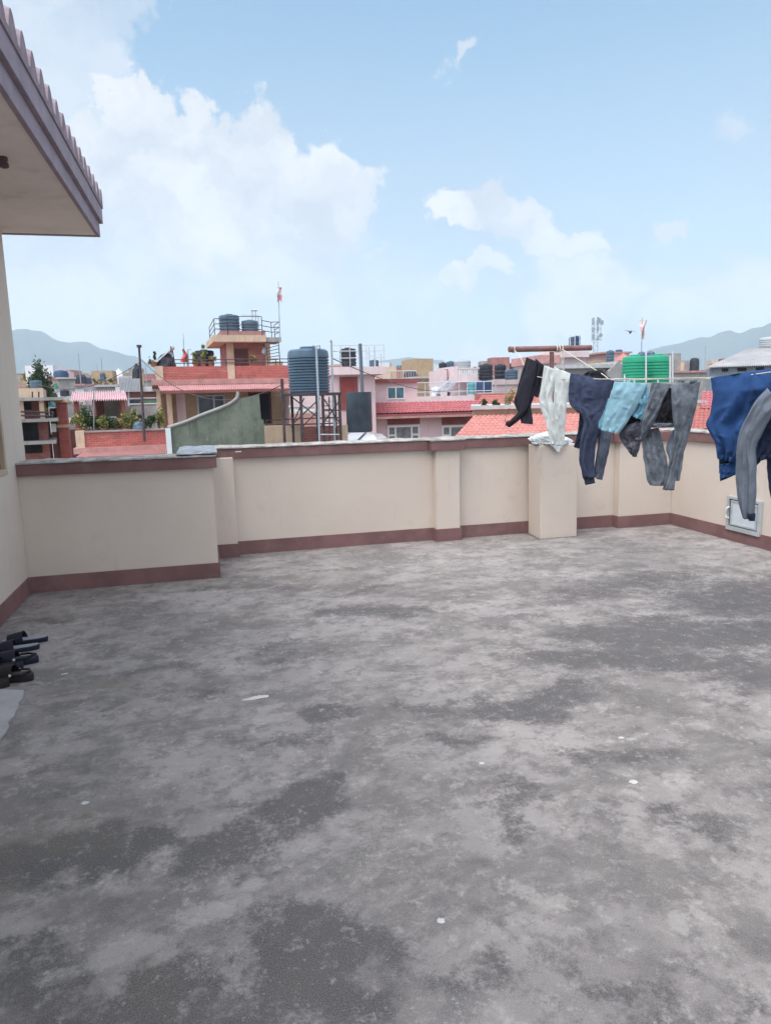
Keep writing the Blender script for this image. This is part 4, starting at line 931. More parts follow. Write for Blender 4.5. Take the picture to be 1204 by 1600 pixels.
# flag pole
def cloth_flag(px, py0, py1, w_, Y, mat, seed, root, o0, tri=False):
    P = []; n = 14
    for i in range(n):
        t_ = i/(n-1); row = []
        for j in range(7):
            s_ = j/6; ww = w_*((.12+.88*t_) if tri == 1 else ((1-.9*t_) if tri else 1))*(1+.35*noise.noise(Vector((t_*3, seed, 0))))
            p = on(px, py0+(py1-py0)*t_, 1, Y)-o0
            row.append(p+Vector(((s_-.3)*ww+.08*w_*math.sin(t_*7+seed), .25*w_*math.sin(s_*6+t_*5+seed), 0)))
        P.append(row)
    mb = MB().grid(P).grid([[v+Vector((0, .012, 0)) for v in r] for r in P[::-1]]); return mb.build('cloth', mat, root, smooth='all')
def flagpole(label, px, y0, y1, fy0, fy1, w_, Y, fm, seed, dx=-2, tri=False):
    o0 = on(px, y1, 1, Y); e = empty('flag', o0, 0, label, 'flag')
    MB().tube([(0, 0, 0), on(px+dx, y0, 1, Y)-o0], .035*Y/36, 6, r2=.015*Y/36).build('pole', m_steel, e)
    cloth_flag(px+dx*.8, fy0, fy1, w_, Y, fm, seed, e, o0, tri); return e
def stripes(name, cs, sc_):
    m, t, b = bsdf(name, .9); sp = t.new('ShaderNodeSeparateXYZ'); t.l.new(obj_co(t), sp.inputs[0])
    w_ = t.m('SINE', t.m('MULTIPLY', t.m('ADD', sp.outputs[2], t.noise(obj_co(t), 2, 2)), sc_)); t.l.new(t.mix(t.rng(w_, -.2, .2), cs[0], cs[1]), b.inputs['Base Color']); return m
flagpole('faded white and red flag wrapped round a tall pole at the stair tower', 437.5, 440, 535, 449, 472, .24, 37.5, stripes('flag_cloth', ((.60, .24, .24), (.66, .62, .64)), 11), 2, -3)
flagpole('small red pennant on a thin pole above the brick house roof', 288, 521, 572, 545, 566, .45, 37, paint('red_flag_cloth', (.60, .13, .13), .9, .2, 4), 5, -1.5, True)
# rooftop solar heater, covered heap and bushes
sA = on(238, 571, 1, 37.2); e = empty('solar_panel', sA, 0, 'tilted solar heater panel on dark legs, left end of the brick house roof', 'solar panel')
q0_, q1_ = on(238, 571, 1, 37.2)-sA, on(271, 541, 1, 37.2)-sA
MB().hexa([q0_+Vector((0, 0, -.05)), q1_+Vector((0, 0, -.05)), q1_+Vector((0, 1.4, -.05)), q0_+Vector((0, 1.4, -.05)), q0_+Vector((0, 0, .03)), q1_+Vector((0, 0, .03)), q1_+Vector((0, 1.4, .03)), q0_+Vector((0, 1.4, .03))]).build('panel', m_wsheet, e)
MB().tube([q1_-Vector((.12, 0, 0)), on(269, 571, 1, 37.2)-sA], .03, 5).build('leg', m_dsteel, e); MB().tube([q1_+Vector((-.12, 1.3, 0)), on(272, 570, 1, 37.2)-sA+Vector((0, 1.3, 0))], .03, 5).build('leg', m_dsteel, e)
def heap(px0, px1, py0, py1, Y, mat, label, cat, name, seed):
    p = on((px0+px1)/2, py1, 1, Y); rx = (px1-px0)*Y/F_PX/2; rz_ = (py1-py0)*Y/F_PX
    bm = bmesh.new(); bmesh.ops.create_icosphere(bm, subdivisions=4, radius=1)
    for v in bm.verts: q = 1+.22*noise.noise(v.co*2+Vector((seed, 0, 0)))+.08*noise.noise(v.co*6); v.co = Vector((v.co.x*rx*q, v.co.y*rx*q, max(v.co.z, -.05)*rz_*q))
    me = bpy.data.meshes.new(name); bm.to_mesh(me); bm.free(); me.materials.append(mat); [setattr(f, 'use_smooth', True) for f in me.polygons]
    o = bpy.data.objects.new(name, me); col.objects.link(o); o.location = p; return tag(o, label, cat)
heap(245, 273, 554, 573, 37.6, m_blk, 'black covered heap under the solar panel on the brick house roof', 'heap', 'covered_heap', 3)
heap(208, 222, 571, 590, 41, m_blk, 'rounded black covered bundle on the grey roof left of the brick house', 'heap', 'covered_heap', 6)
for k, (px, w_, h_, mt, lb) in enumerate([(240, 10, 14, m_leaf, 'small dark bush at the far left end of the brick house roof'), (306, 14, 18, m_leafy, 'yellow green bush left of the tank on the brick house roof'), (318, 16, 20, m_leafy, 'widest yellow green bush in front of the tank on the brick house roof'), (330, 12, 12, m_dry, 'dry bush beside the tank on the brick house roof'), (393, 12, 14, m_leafy, 'sparse bush in front of the stair tower wall')]):
    potplant(S, px, 573, w_, h_, .4 if px < 380 else 1.4, mt, lb, 20+k, 260)
mast('vent_pipe', 'short teal pipe with a hooked top beside the red pennant', 'pipe', [((295, 572), (293.5, 546), .03), ((293.5, 546), (299, 546), .03)], 37)
# lantern
hl = on(412, 547, 1, 38); e = empty('lantern', hl, 0, 'small hanging lantern at the top right of the stair tower wall', 'lantern'); MB().lathe([(.16, -.16), (.10, .05), (.02, .16)], n=8).build('shade', m_steel, e)
MB().lathe([(.05, -.22), (.06, -.17)], n=8).build('bulb', m_white, e)

# ================================================================== B  MOSSY STAIR WALL AND NEAR NEIGHBOUR PARAPET
S = Site(340, 680, 20, 0); e = S.root('stair_wall', 'mossy grey stair wall with a curved sloping top rail, in front of the brick house', 'wall')
top = [(262, 668), (290, 659), (315, 648.5), (335, 641), (355, 633), (366, 626), (371, 620), (372, 612)]
pts = [S.pt(*p) for p in top]; T_ = .16
poly = [(p.x, p.z) for p in pts]; xr_, zr = S.q(406, 616); x2 = S.q(412, 656)[0]
poly2 = [(S.q(266, 700)[0]-.05, 2)]+[(x, z-.04) for x, z in poly[:-2]]+[(S.q(372, 624)[0], S.q(372, 624)[1]), (xr_-.02, zr)]+[(S.q(408, 655)[0], S.q(408, 655)[1]), (x2, S.q(412, 656)[1]), (x2+.05, 2)]
child(MB().prism(poly2, 0, T_), 'wall', mossy(), e)
child(MB().tube(catm(pts, 5), .045, 8), 'top_rail', m_conc, e, smooth=True)
a, b_, c, d_ = S.rect(258, 268, 669, 708, -.04); child(MB().box(a+.03, b_, -.07, -.001, 2, d_), 'wall_end', m_wsheet, e)
S = Site(480, 680, 21, 2); e = S.root('parapet_wall', 'low cream and brick parapet wall in front of the large grey tank', 'wall')
a, b_, c, d_ = S.rect(411, 469.5, 665, 697); child(MB().box(a, b_, 0, .2, 4, d_), 'cream_panel', m_cream, e)
a2_, b2_, c2, d2 = S.rect(470, 533, 666, 693); child(MB().box(b_+.001, b2_, .02, .2, 4, d2), 'brick_panel', m_brickB, e)
a3, b3, c3, d3 = S.rect(534, 543, 664, 690); child(MB().box(b2_+.001, b3, -.03, .2, 4, d3), 'pier', m_cream, e)
S_ = S
# tank stand
S = Site(485, 660, 19.5, 2); e = S.root('tank_stand', 'rusty dark steel frame with cross braces carrying the large grey water tank', 'stand')
lg = [(443, 0), (471, 0), (505, 0), (531, 0), (457, 1.3), (496, 1.3), (524, 1.3)]
zt_ = S.q(487, 618)[1]; zb = S.q(487, 720)[1]-1.5
for px, d in lg:
    x = S.q(px, 650, d)[0]; child(MB().box(x-.035, x+.035, d-.035, d+.035, zb, zt_-.001 if px != 443 else S.q(443, 592)[1]), 'leg', m_dsteel, e)
x0, x1 = S.q(442, 619)[0], S.q(533, 619)[0]
child(MB().box(x0, x1, -.06, 1.6, zt_, zt_+.07), 'platform', m_dsteel, e)
mb = MB()
for (p, q_, d) in (((458, 622), (500, 655), .02), ((500, 622), (460, 660), .06), ((475, 622), (455, 668), .6), ((505, 622), (531, 662), .02), ((531, 625), (500, 668), .06), ((444, 655), (530, 652), .03), ((444, 664), (528, 661), .8), ((471, 668), (498, 640), .02), ((505, 640), (531, 641), .0)):
    mb.tube([S.pt(*p, d), S.pt(*q_, d)], .018, 5)
child(mb, 'bracing', m_dsteel, e)
mb = MB()
for y in (650, 642, 634, 658, 666, 674): mb.tube([S.pt(505, y, -.05), S.pt(514, y, -.05)], .012, 5)
mb.tube([S.pt(514, 620, -.05), S.pt(515, 700, -.05)], .02, 5); child(mb, 'rungs', m_dsteel, e)
tank(452.5, 517.5, 541, 617.5, 20.2, m_slate, 'very large ribbed slate blue water tank on the rusty steel stand', TG, 13)
o0 = on(499, 700, 1, 19.2); mb = MB().tube([on(499, 690, 1, 19.2)-o0, on(497, 615, 1, 19.2)-o0, on(494, 545, 1, 19.3)-o0, on(493.5, 541, 1, 19.5)-o0, on(489, 541, 1, 19.9)-o0], .03, 7).tube([on(499, 679, 1, 19.2)-o0, on(530, 679, 1, 19.2)-o0], .02, 6).tube([on(490, 541, 1, 19.9)-o0, on(499, 539.5, 1, 19.9)-o0, on(499.5, 545, 1, 19.9)-o0], .025, 6)
tag(mb.build('down_pipe', m_steel, loc=o0, smooth=True), 'pale grey pipe running down the front of the large slate blue tank', 'pipe')
o0 = on(521, 690, 1, 19.6); mb = MB().tube([on(523, 690, 1, 19.6)-o0, on(519.5, 600, 1, 19.6)-o0, on(517.5, 533, 1, 19.6)-o0], .028, 7).tube([on(517.5, 533, 1, 19.6)-o0, on(516, 532, 1, 19.6)-o0], .04, 6).tube([on(518, 549, 1, 19.6)-o0, on(527, 549, 1, 19.6)-o0], .012, 5).tube([on(521, 622, 1, 19.6)-o0, on(524, 668, 1, 19.6)-o0], .02, 5)
tag(mb.build('tall_pipe', m_steel, loc=o0), 'tall thin grey pipe with a bent top, right of the large slate blue tank', 'pipe')
tank(543, 583, 612.5, 675, 26, m_blktank, 'smooth old black drum tank standing on white roof sheets', TG, 0, plain=True)
o0 = on(566, 613, 1, 26.2); tag(MB().tube([(0, 0, -.1), on(562.5, 537, 1, 26.2)-o0], .065, 8).build('vent_pipe', paint('grey_blue_pipe', (.13, .15, .19), .6, .1, 3), loc=o0, smooth=True), 'thick grey blue vent pipe rising above the old black drum tank', 'pipe')
o0 = on(560, 690, 1, 25.5); e = empty('sheet_roof', o0, 0, 'small white corrugated sheet roofs just below the old black drum tank', 'roof')
def Q(x, y, Y): return on(x, y, 1, Y)-o0
corrugated(Q(529, 689, 24.4), Q(556, 691, 24.4), Q(571, 676, 25.6), Q(548, 677, 25.6), 10, .025).build('roof_sheet', m_wsheet, e)
corrugated(Q(560, 690, 24.5), Q(590, 688, 24.6), Q(584, 679, 25.4), Q(573, 676, 25.5), 9, .025).build('roof_sheet', m_wsheet, e)
MB().hexa([Q(556, 691, 24.5), Q(560, 691, 24.5), Q(574, 677, 25.6), Q(570, 677, 25.6), Q(556, 689.5, 24.4), Q(560, 689.5, 24.4), Q(574, 675.5, 25.5), Q(570, 675.5, 25.5)]).build('ridge_trim', m_dsteel, e)
corrugated(Q(588, 687, 24.9), Q(606, 685, 25.0), Q(596, 678, 26), Q(574, 677, 25.8), 8, .03).build('roof_sheet', m_gsheet, e)
MB().box(Q(530, 690, 24.8).x, Q(600, 690, 24.8).x, -.5, 3, GZ-o0.z, Q(560, 690, 24.8).z-.06).build('wall', m_conc, e)

# ================================================================== C  PINK HOUSE
S = Site(640, 650, 38, -3); rt = S.root('pink_house', 'pink house with red tiled eave, maroon lintels and white framed windows', 'house')
a, b_, c, d_ = S.rect(532, 745, 640, 700); zE = S.q(650, 650)[1]; child(MB().box(a, b_, 0, 9, 0, zE+.3), 'lower_wall', m_pink, rt)
a, b_, c, d_ = S.rect(583, 651.5, 597.5, 628, 1.6); child(MB().box(a-1.6, b_, 1.6, 8, zE, d_), 'upper_wall', m_pinkw, rt); zU = d_
child(MB().box(a-.1, b_+.12, 1.35, 8.2, zU+.001, zU+.2), 'cornice', m_maroon, rt)
mb = MB(); zc = zU+.2; xa, xb = S.q(590, 590, 1.5)[0], S.q(650, 590, 1.5)[0]; n_ = 15
mb.tube([(xa, 1.5, zc+.42), (xb, 1.5, zc+.42)], .025, 5)
for k in range(n_+1): mb.tube([(xa+(xb-xa)*k/n_, 1.5, zc), (xa+(xb-xa)*k/n_, 1.5, zc+.42)], .014, 4)
child(mb, 'roof_railing', m_wrail, rt)
E0, E1 = S.pt(584, 646, -.7), S.pt(738, 642, -.7); E0.z = E1.z = S.q(655, 646, -.7)[1]; T0, T1 = S.pt(584, 628, 1.6), S.pt(752, 628, 1.6); T0.z = T1.z = S.q(650, 628.5, 1.6)[1]; T0.x = E0.x
child(tiled(S, E0, E1, T1, T0, 27, 6, .05, .05), 'tile_roof', m_pinktile, rt, smooth=True)
child(MB().box(E0.x, E1.x, -.68, .0-.001, E0.z-.24, E0.z-.11), 'eave_soffit', m_slab, rt)
window(S, rt, 604, 632, 604, 624, 1.6, (.5,), m_win, m_white, .07)
for (x0, x1) in ((605, 655.5), (690, 741)):
    window(S, rt, x0, x1, 664.5, 702, 0, (.25, .75), m_curtain, m_white, .10, ((0, .25, .60), (.75, 1, .60)))
    a, b_, c, d_ = S.rect(x0, x1, 650, 663, -.03); child(MB().box(a, b_, -.05, -.002, c, d_), 'lintel_panel', m_maroon, rt)
a, b_, c, d_ = S.rect(570, 578, 604, 612, 1.6)
# left wing with red stair door
S = Site(560, 590, 37, -3); rt = S.root('pink_house', 'pink rooftop block with white railing and dark red doorway, behind the black drum tank', 'house')
a, b_, c, d_ = S.rect(517, 602, 573, 585, -.5); child(MB().box(a, b_, -.5, 5, c, d_), 'parapet', m_pinkw, rt); zt = d_
a2_, b2_, c2, d2 = S.rect(519, 586, 586, 640, 0); child(MB().box(a2_, b2_, 0, 4.8, 0, c-.001), 'wall', m_pink, rt)
a2_, b2_, c2, d2 = S.rect(531, 559, 589, 640, -.02); child(MB().box(a2_, b2_, -.05, -.003, c2, d2), 'door_surround', m_maroon, rt)
a2_, b2_, c2, d2 = S.rect(536, 554, 593, 640, -.06); child(MB().box(a2_, b2_, -.08, -.052, c2, d2), 'door', paint('dark_red_door', (.27, .06, .055), .7, .12, 2), rt)
mb = MB()
for (x0, x1, d) in ((519, 560, -.4), (560, 600, -.4)):
    for z in (.45, .8, 1.1): mb.tube([(S.q(x0, 570, d)[0], d, zt+z*1.0), (S.q(x1, 570, d)[0], d, zt+z)], .022, 5)
for px in (519, 533, 547, 560, 573, 586, 600): x = S.q(px, 570, -.4)[0]; mb.tube([(x, -.4, zt), (x, -.4, zt+1.1)], .022, 5)
child(mb, 'railing', m_wrail, rt)
tank(532, 557.5, 543, 572, 38.5, m_blk, 'dark ribbed water tank behind the white railing on the pink rooftop block', TG, 4)
tank(577, 592, 562, 573, 39, m_slate, 'small grey barrel at the right end of the pink rooftop block', TG, 0)
mast('antenna', 'thin aerial frame above the right end of the pink rooftop block', 'antenna', [((577, 573), (576.5, 542), .018), ((585, 573), (584.5, 541), .018), ((575, 556), (586, 556), .014), ((572, 552), (578, 552), .014)], 38)
tag(MB().box(-.6, .6, -.05, .05, -.06, .06).build('rail_block', m_maroon, loc=on(600, 594, 1, 40)), 'dark stained strip of wall between the pink rooftop block and the pink house', 'wall') if False else None
# ================================================================== D  PALE PINK TURRET WITH BALUSTERS
S = Site(725, 600, 52, 0); rt = S.root('turret', 'pale pink rooftop turret with baluster railing and a maroon doorway', 'building')
a, b_, c, d_ = S.rect(705, 731, 596, 640); child(MB().box(a, b_, 0, 4, 0, d_+.3), 'tower', m_pinkw, rt); 
a, b_, c, d_ = S.rect(705.5, 746, 585.5, 597, -.8); child(MB().box(a, b_, -.8, 4.4, c, d_), 'balcony', m_pinkw, rt); zt = d_
x0, x1, z0, z1 = S.rect(717, 744, 576, 585, -.7); mb = MB()
for k in range(9): x = x0+(x1-x0)*k/8; mb.box(x-.055, x+.055, -.78, -.68, zt, zt+.42)
child(mb, 'baluster_row', m_white, rt); child(MB().box(x0-.1, x1+.2, -.82, -.62, zt+.421, zt+.52), 'handrail', m_pinkw, rt)
a, b_, c, d_ = S.rect(706, 716, 577, 596, -.7); child(MB().box(a, b_, -.6, 3, zt, zt+.62), 'stair_head', m_pinkw, rt)
a, b_, c, d_ = S.rect(690, 698, 578, 597, -.2); child(MB().box(a, b_, -.2, 3, 0, d_), 'side_pier', m_pinkw, rt)
a, b_, c, d_ = S.rect(698, 704.5, 577, 594, .3); child(MB().box(a, b_, .3, 2.9, c, d_), 'maroon_door', m_wood2, rt)
# stair flight
mb = MB()
for k in range(9):
    p = S.pt(686+k*2.0, 614-k*2.2, -1.6); mb.box(p.x-.35, p.x+.35, -2.4, -1.3, p.z-.04, p.z+.03)
mb.tube([S.pt(688, 606, -2.4), S.pt(705, 590, -2.4)], .03, 5).tube([S.pt(696, 612, -2.4), S.pt(707, 598, -2.4)], .03, 5)
child(mb, 'stair_flight', m_wrail, rt)
a, b_, c, d_ = S.rect(652, 770, 616, 640, -3.5); child(MB().box(a, b_, -3.4, -.05, 0, d_-.1), 'terrace_block', m_pinkw, rt)
mb = MB(); z_ = d_-.1
for h_ in (.3, .95): mb.tube([(a, -3.3, z_+h_), (b_, -3.3, z_+h_)], .028, 5)
for k in range(10): x = a+(b_-a)*k/9; mb.tube([(x, -3.3, z_), (x, -3.3, z_+.95)], .028, 5)
child(mb, 'terrace_railing', m_wrail, rt)
tank(675, 688, 604, 626, 50.5, m_wsheet, 'white cylindrical tank at the foot of the turret stair', 'pale rooftop tanks', 0)
tank(686, 698, 566, 586, 57, m_blk, 'black striped tank, first of the row left of the turret', TG, 3)
tank(698, 711, 564, 580, 57.5, m_slate, 'grey blue tank, second of the row behind the turret', TG, 4)
tank(710.5, 736, 562, 577.5, 54, paint('silver_grey_tank', (.42, .47, .50), .5, .08, 1), 'wide silver grey tank behind the baluster railing of the turret', 'pale rooftop tanks', 5)
tank(737, 747, 573, 592, 58, m_blk, 'narrow dark tank just right of the baluster railing', TG, 2)
tank(749, 770, 568, 594, 56, m_blk, 'tall black tank right of the turret, under the left end of the crossbar', TG, 4)
tank(773.5, 791, 568.5, 592, 60, m_blk, 'black tank, between the tall black tank and the washing', TG, 3)
tank(790, 809, 576.5, 593, 58, m_slate, 'wide grey blue tank just left of the black trousers', TG, 3)
tank(746, 769, 594, 613, 50, m_bluet, 'shiny dark blue tank lying low beside the turret', 'blue rooftop tanks', 0)
tank(731, 746, 597, 616, 51, m_teal, 'teal drum behind the white railing, right of the turret base', 'blue rooftop tanks', 3)
tank(682, 688.5, 583, 593.5, 66, m_teal, 'small turquoise barrel left of the turret', 'blue rooftop tanks', 2)
tank(811, 818, 573, 586, 75, m_slate, 'small grey tank close to the black trousers', TG, 2)
S = Site(790, 605, 62, 0); rt = S.root('parapet_house', 'long low pale pink parapet house beneath the row of black tanks', 'house')
a, b_, c, d_ = S.rect(738, 850, 594, 640); child(MB().box(a, b_, 0, 9, 0, d_-.4), 'wall', m_pinkw, rt); child(MB().box(a-.1, b_+.1, -.1, .1, d_-.399, d_+.1), 'parapet', m_pinkw, rt)
mb = MB()
for px in (748, 774, 790): x = S.q(px, 600, -1)[0]; mb.tube([(x, -1, d_-4), (x, -1, S.q(px, 570, -1)[1])], .045, 5)
mb.tube([(S.q(735, 600, -1)[0], -1, S.q(760, 611, -1)[1]), (S.q(812, 600, -1)[0], -1, S.q(770, 611, -1)[1])], .035, 5); child(mb, 'pole_frame', m_wrail, rt)
# ================================================================== E  RED TILED ROOFS ON THE RIGHT
S = Site(800, 670, 27, -21); rt = S.root('tiled_house', 'house with salmon red tiled hip roof and grey gutter, just beyond the rear parapet', 'house')
A0 = S.pt(707, 673, -1); A1 = S.pt(1110, 690, -1); A1.z = A0.z = S.q(760, 681, -1)[1]-.1; B0, B1 = S.pt(741, 647, 3.0), S.pt(1100, 647, 3.0); B1.z = B0.z = S.q(790, 648, 3.0)[1]
child(tiled(S, A0, A1, B1, B0, 50, 9, .05, .045), 'tile_roof', m_salmon, rt, smooth=True)
child(MB().box(B0.x+.1, A1.x, -.2, 8, 0, A0.z-.15), 'wall', m_cream, rt)
child(MB().tube([A0-Vector((.05, .05, .1)), A1-Vector((0, .05, .1))], .09, 8), 'gutter', m_gsheet, rt)
child(MB().box(B0.x-.1, B1.x, 3.02, 8, B0.z-1, B0.z+.26), 'upper_wall', m_cream, rt)
a, b_, c, d_ = S.rect(735, 850, 638.5, 644.5, 2.7); child(MB().box(a, B1.x, 2.7, 8.2, B0.z+.261, B0.z+.42), 'roof_edge', m_gsheet, rt); zr_ = B0.z+.42
o0 = S.o
for k, (px, w_, h_, mt, lb) in enumerate([(793, 18, 26, m_dry, 'dry yellow brown bush on the flat roof behind the washing'), (775, 12, 9, m_leaf, 'low dark green plant beside white flower pots on the flat roof'), (806, 10, 9, m_leafy, 'low yellow green plant right of the dry bush'), (757, 9, 7, m_leaf, 'smallest dark plant at the left end of the flat roof')]):
    potplant(S, px, 641, w_*1.4, h_+4, 3.6, mt, lb, 60+k, 400)
S = Site(760, 620, 46, 0); rt = S.root('tiled_house', 'low house with red tiled roof between the turret and the dry bush', 'house')
A0, A1, B0, B1 = S.pt(738, 641, -1.5), S.pt(905, 641, -1.5), S.pt(752, 618, 2.5), S.pt(900, 618, 2.5); A1.z = A0.z; B1.z = B0.z
child(tiled(S, A0, A1, B1, B0, 30, 6, .05, .05), 'tile_roof', m_redtile, rt, smooth=True); child(MB().box(A0.x+.3, A1.x-.3, -1.2, 6, 0, A0.z-.12), 'wall', m_pinkw, rt); child(MB().box(B0.x-.5, B1.x, 2.55, 2.8, B0.z-.8, B0.z+.12), 'ridge_wall', m_redtile, rt)
S = Site(1090, 650, 22, 8); rt = S.root('tiled_house', 'house with orange red tiled roof and a small cream dormer, right of the jeans', 'house')
A0, A1, B0, B1 = S.pt(1030, 676, -1), S.pt(1240, 676, -1), S.pt(1040, 638, 3.2), S.pt(1230, 638, 3.2); A0.z = A1.z = S.q(1090, 674, -1)[1]; B0.z = B1.z = S.q(1090, 640, 3.2)[1]
child(tiled(S, A0, A1, B1, B0, 30, 8, .05, .045), 'tile_roof', m_redtile, rt, smooth=True); child(MB().box(A0.x+.4, A1.x, -.5, 8, 0, A0.z-.12), 'wall', m_cream, rt)
a, b_, c, d_ = S.rect(1075, 1100, 630, 640, 3.0); child(MB().box(a-2, b_, 3.22, 5, B0.z-.6, d_), 'dormer', m_cream, rt); child(MB().box(a-2.1, b_+.05, 3.15, 5.1, d_+.001, d_+.12), 'dormer_roof', m_gsheet, rt)
C0, C1 = S.pt(1094, 641, 3.0), S.pt(1240, 641, 3.0); D0, D1 = S.pt(1096, 612, 6.5), S.pt(1235, 612, 6.5); C1.z = C0.z; D1.z = D0.z
child(tiled(S, C0, C1, D1, D0, 22, 7, .05, .045), 'tile_roof', m_pinktile, rt, smooth=True)
# ================================================================== F  BIG SHED
S = Site(1150, 570, 42, -37); rt = S.root('shed', 'big shed with weathered sloping grey roof and blue grey corrugated wall', 'shed')
a, b_ = S.q(1106.5, 590)[0], S.q(1300, 590)[0]; zt = S.q(1108, 574)[1]
m_wallb = paint('blue_grey_sheet_wall', (.27, .32, .37), .6, .12, 1, (.18, .20, .22), .4, .1, streak=True)
child(MB().box(a, b_, 0, 8, 0, zt-.06), 'core_wall', m_wallb, rt)
child(corrugated(Vector((a, -.06, zt-6)), Vector((b_, -.06, zt-6)), Vector((b_, -.06, zt-.05)), Vector((a, -.06, zt-.05)), 60, .03), 'wall_sheet', m_wallb, rt)
q0_ = S.pt(1168, 545, 4.5); r0 = Vector((a-.15, -.45, zt)); r1 = Vector((b_+.3, -.45, zt)); q0_.x = max(q0_.x, a+.1); q1_ = Vector((b_+.3, 4.5, q0_.z))
child(corrugated(r0, r1, q1_, q0_, 60, .04, .02), 'roof_sheet', m_gsheet, rt)
child(corrugated(q0_, q1_, Vector((b_+.3, 8.4, zt)), Vector((a-.15, 8.4, zt)), 60, .04, .02), 'roof_sheet', m_gsheet, rt)
child(MB().add([(a, -.02, zt-.07), (a, 8, zt-.07), (q0_.x, 4.5, q0_.z-.08)], [(0, 1, 2)]), 'gable', m_wallb, rt)
for (x0, x1) in ((1127, 1137), (1151, 1165), (1180, 1193)):
    p, q_, c, d_ = S.rect(x0, x1, 574, 578, -.1); child(MB().box(p, q_, -.12, -.095, zt-.32, zt-.12), 'vent_opening', m_shade, rt)
tank(1191, 1216, 526, 543, 49, paint('pale_grey_tank', (.50, .53, .56), .5, .08, 1), 'pale grey ribbed tank on the shed roof at the right edge', 'pale rooftop tanks', 4)
# green tanks on their white frame
m_g2 = m_green
tank(976, 1010, 554, 599, 30, m_green, 'bright green ribbed water tank, left of the green pair', 'green water tanks', 7)
tank(1012, 1046, 553, 599, 30.4, m_green, 'bright green ribbed water tank, right of the green pair', 'green water tanks', 7)
S = Site(1010, 600, 29, 0); rt = S.root('tank_platform', 'concrete roof platform with white posts round the pair of green tanks', 'platform')
a, b_, c, d_ = S.rect(955, 1062, 598, 640, -.3); child(MB().box(a, b_, -.3, 4, 0, d_), 'block', m_conc, rt)
mb = MB()
for (px, y0) in ((1008.5, 549), (1046, 556), (1050, 548), (975, 585), (990, 592), (1027, 592)): p0_ = S.pt(px, 600, -.2); p1_ = S.pt(px, y0, -.2); mb.tube([(p0_.x, -.2, d_), p1_], .035, 6)
for y in (592,): mb.tube([S.pt(958, y, -.2), S.pt(1062, y, -.2)], .025, 5)
child(mb, 'post_frame', m_wrail, rt)
for k, (px, y1) in enumerate(((1002, 549), (1016, 548))): heap(px-7, px+7, y1, y1+7, 33, m_slate, ('grey blue bundle behind the gap of the green tanks' if k == 0 else 'small blue box behind the right green tank'), 'bundle', 'bundle', k+5)
# ================================================================== G  HOUSES BEHIND THE CROSSBAR
S = Site(890, 570, 68, 0); rt = S.root('parapet_house', 'pink house with a wide parapet band, directly behind the clothes post crossbar', 'house')
a, b_, c, d_ = S.rect(878, 920, 549, 558); child(MB().box(a, b_, 0, 8, c, d_), 'parapet', m_pinkw, rt); 
a2_, b2_, c2, d2 = S.rect(880, 914, 558, 640, .6); child(MB().box(a2_, b2_, .6, 7.5, 0, c-.001), 'wall', m_pinkw, rt)
window(S, rt, 896, 906, 567, 583, .6, (.5,), glass('pale_blue_window', (.12, .28, .42)), m_white, .12, ((0, 1, .33), (0, 1, .66)))
tank(889, 899, 526, 541, 70, m_slate, 'grey tank, left of the pair above the crossbar', TG, 2)
tank(896, 906.5, 524.5, 541, 69, m_bluet, 'blue grey tank in a white frame, right of the pair above the crossbar', 'blue rooftop tanks', 2)
S2 = Site(897, 545, 68, 0); e = S2.root('rooftop_block', 'small pink rooftop block carrying the pair of tanks above the crossbar', 'building'); a, b_, c, d_ = S2.rect(884, 910, 541, 549); child(MB().box(a, b_, .5, 6, c-.02, d_), 'block', m_pinkw, e); mb = MB()
for px in (890, 897.5, 905): mb.tube([S2.pt(px, 541, .3), S2.pt(px, 523, .3)], .05, 5)
child(mb, 'tank_frame', m_wrail, e)
S = Site(860, 565, 60, 0); rt = S.root('parapet_house', 'maroon tiled parapet house seen left of the clothes post', 'house')
a, b_, c, d_ = S.rect(841, 872, 555, 568); child(MB().box(a, b_, -.3, 6, c, d_), 'parapet', m_slab, rt); child(MB().box(a+.2, b_-.2, 0, 6, 0, c-.001), 'wall', m_conc, rt)
S = Site(930, 590, 55, 0); rt = S.root('concrete_house', 'weathered grey concrete house with a gable roof, behind the joggers', 'house')
a, b_, c, d_ = S.rect(870, 960, 566, 620); child(MB().box(a, b_, 0, 6, 0, d_-.5), 'wall', m_conc, rt); child(MB().box(a-.2, b_+.2, -.4, 6.2, d_-.499, d_-.2), 'roof_slab', m_gsheet, rt)
g0, g1, g2 = S.pt(950, 580, -.6), S.pt(982, 580, -.6), S.pt(966, 564, -.6); child(MB().prism([(g0.x, 0), (g1.x, 0), (g1.x, g1.z), (g2.x, g2.z), (g0.x, g0.z)], -.6, 5), 'gable_wall', m_conc, rt)
S = Site(960, 555, 80, 0); rt = S.root('white_house', 'white house with a small pink pyramid roof, left of the green tanks', 'house')
a, b_, c, d_ = S.rect(940, 982, 551, 600); child(MB().box(a+1, b_, 0, 8, 0, d_-.1), 'wall', m_pinkw, rt); child(MB().box(a, b_+.2, -.3, 8.2, d_-.099, d_+.1), 'roof_slab', m_slab, rt)
p = S.pt(971, 564, -1); w_ = .9; child(MB().add([(p.x-w_, -2, p.z), (p.x+w_, -2, p.z), (p.x+w_, -.35, p.z), (p.x-w_, -.35, p.z), (p.x, -1.2, p.z+.95)], [(0, 1, 4), (1, 2, 4), (2, 3, 4), (3, 0, 4), (3, 2, 1, 0)]), 'pyramid_roof', m_salmon, rt); child(MB().box(p.x-w_*.8, p.x+w_*.8, -1.9, -.001, 0, p.z-.001), 'porch', m_pinkw, rt)
tank(948, 959, 547, 565, 78, m_slate, 'slate tank at the left end of the white house roof', TG, 3)
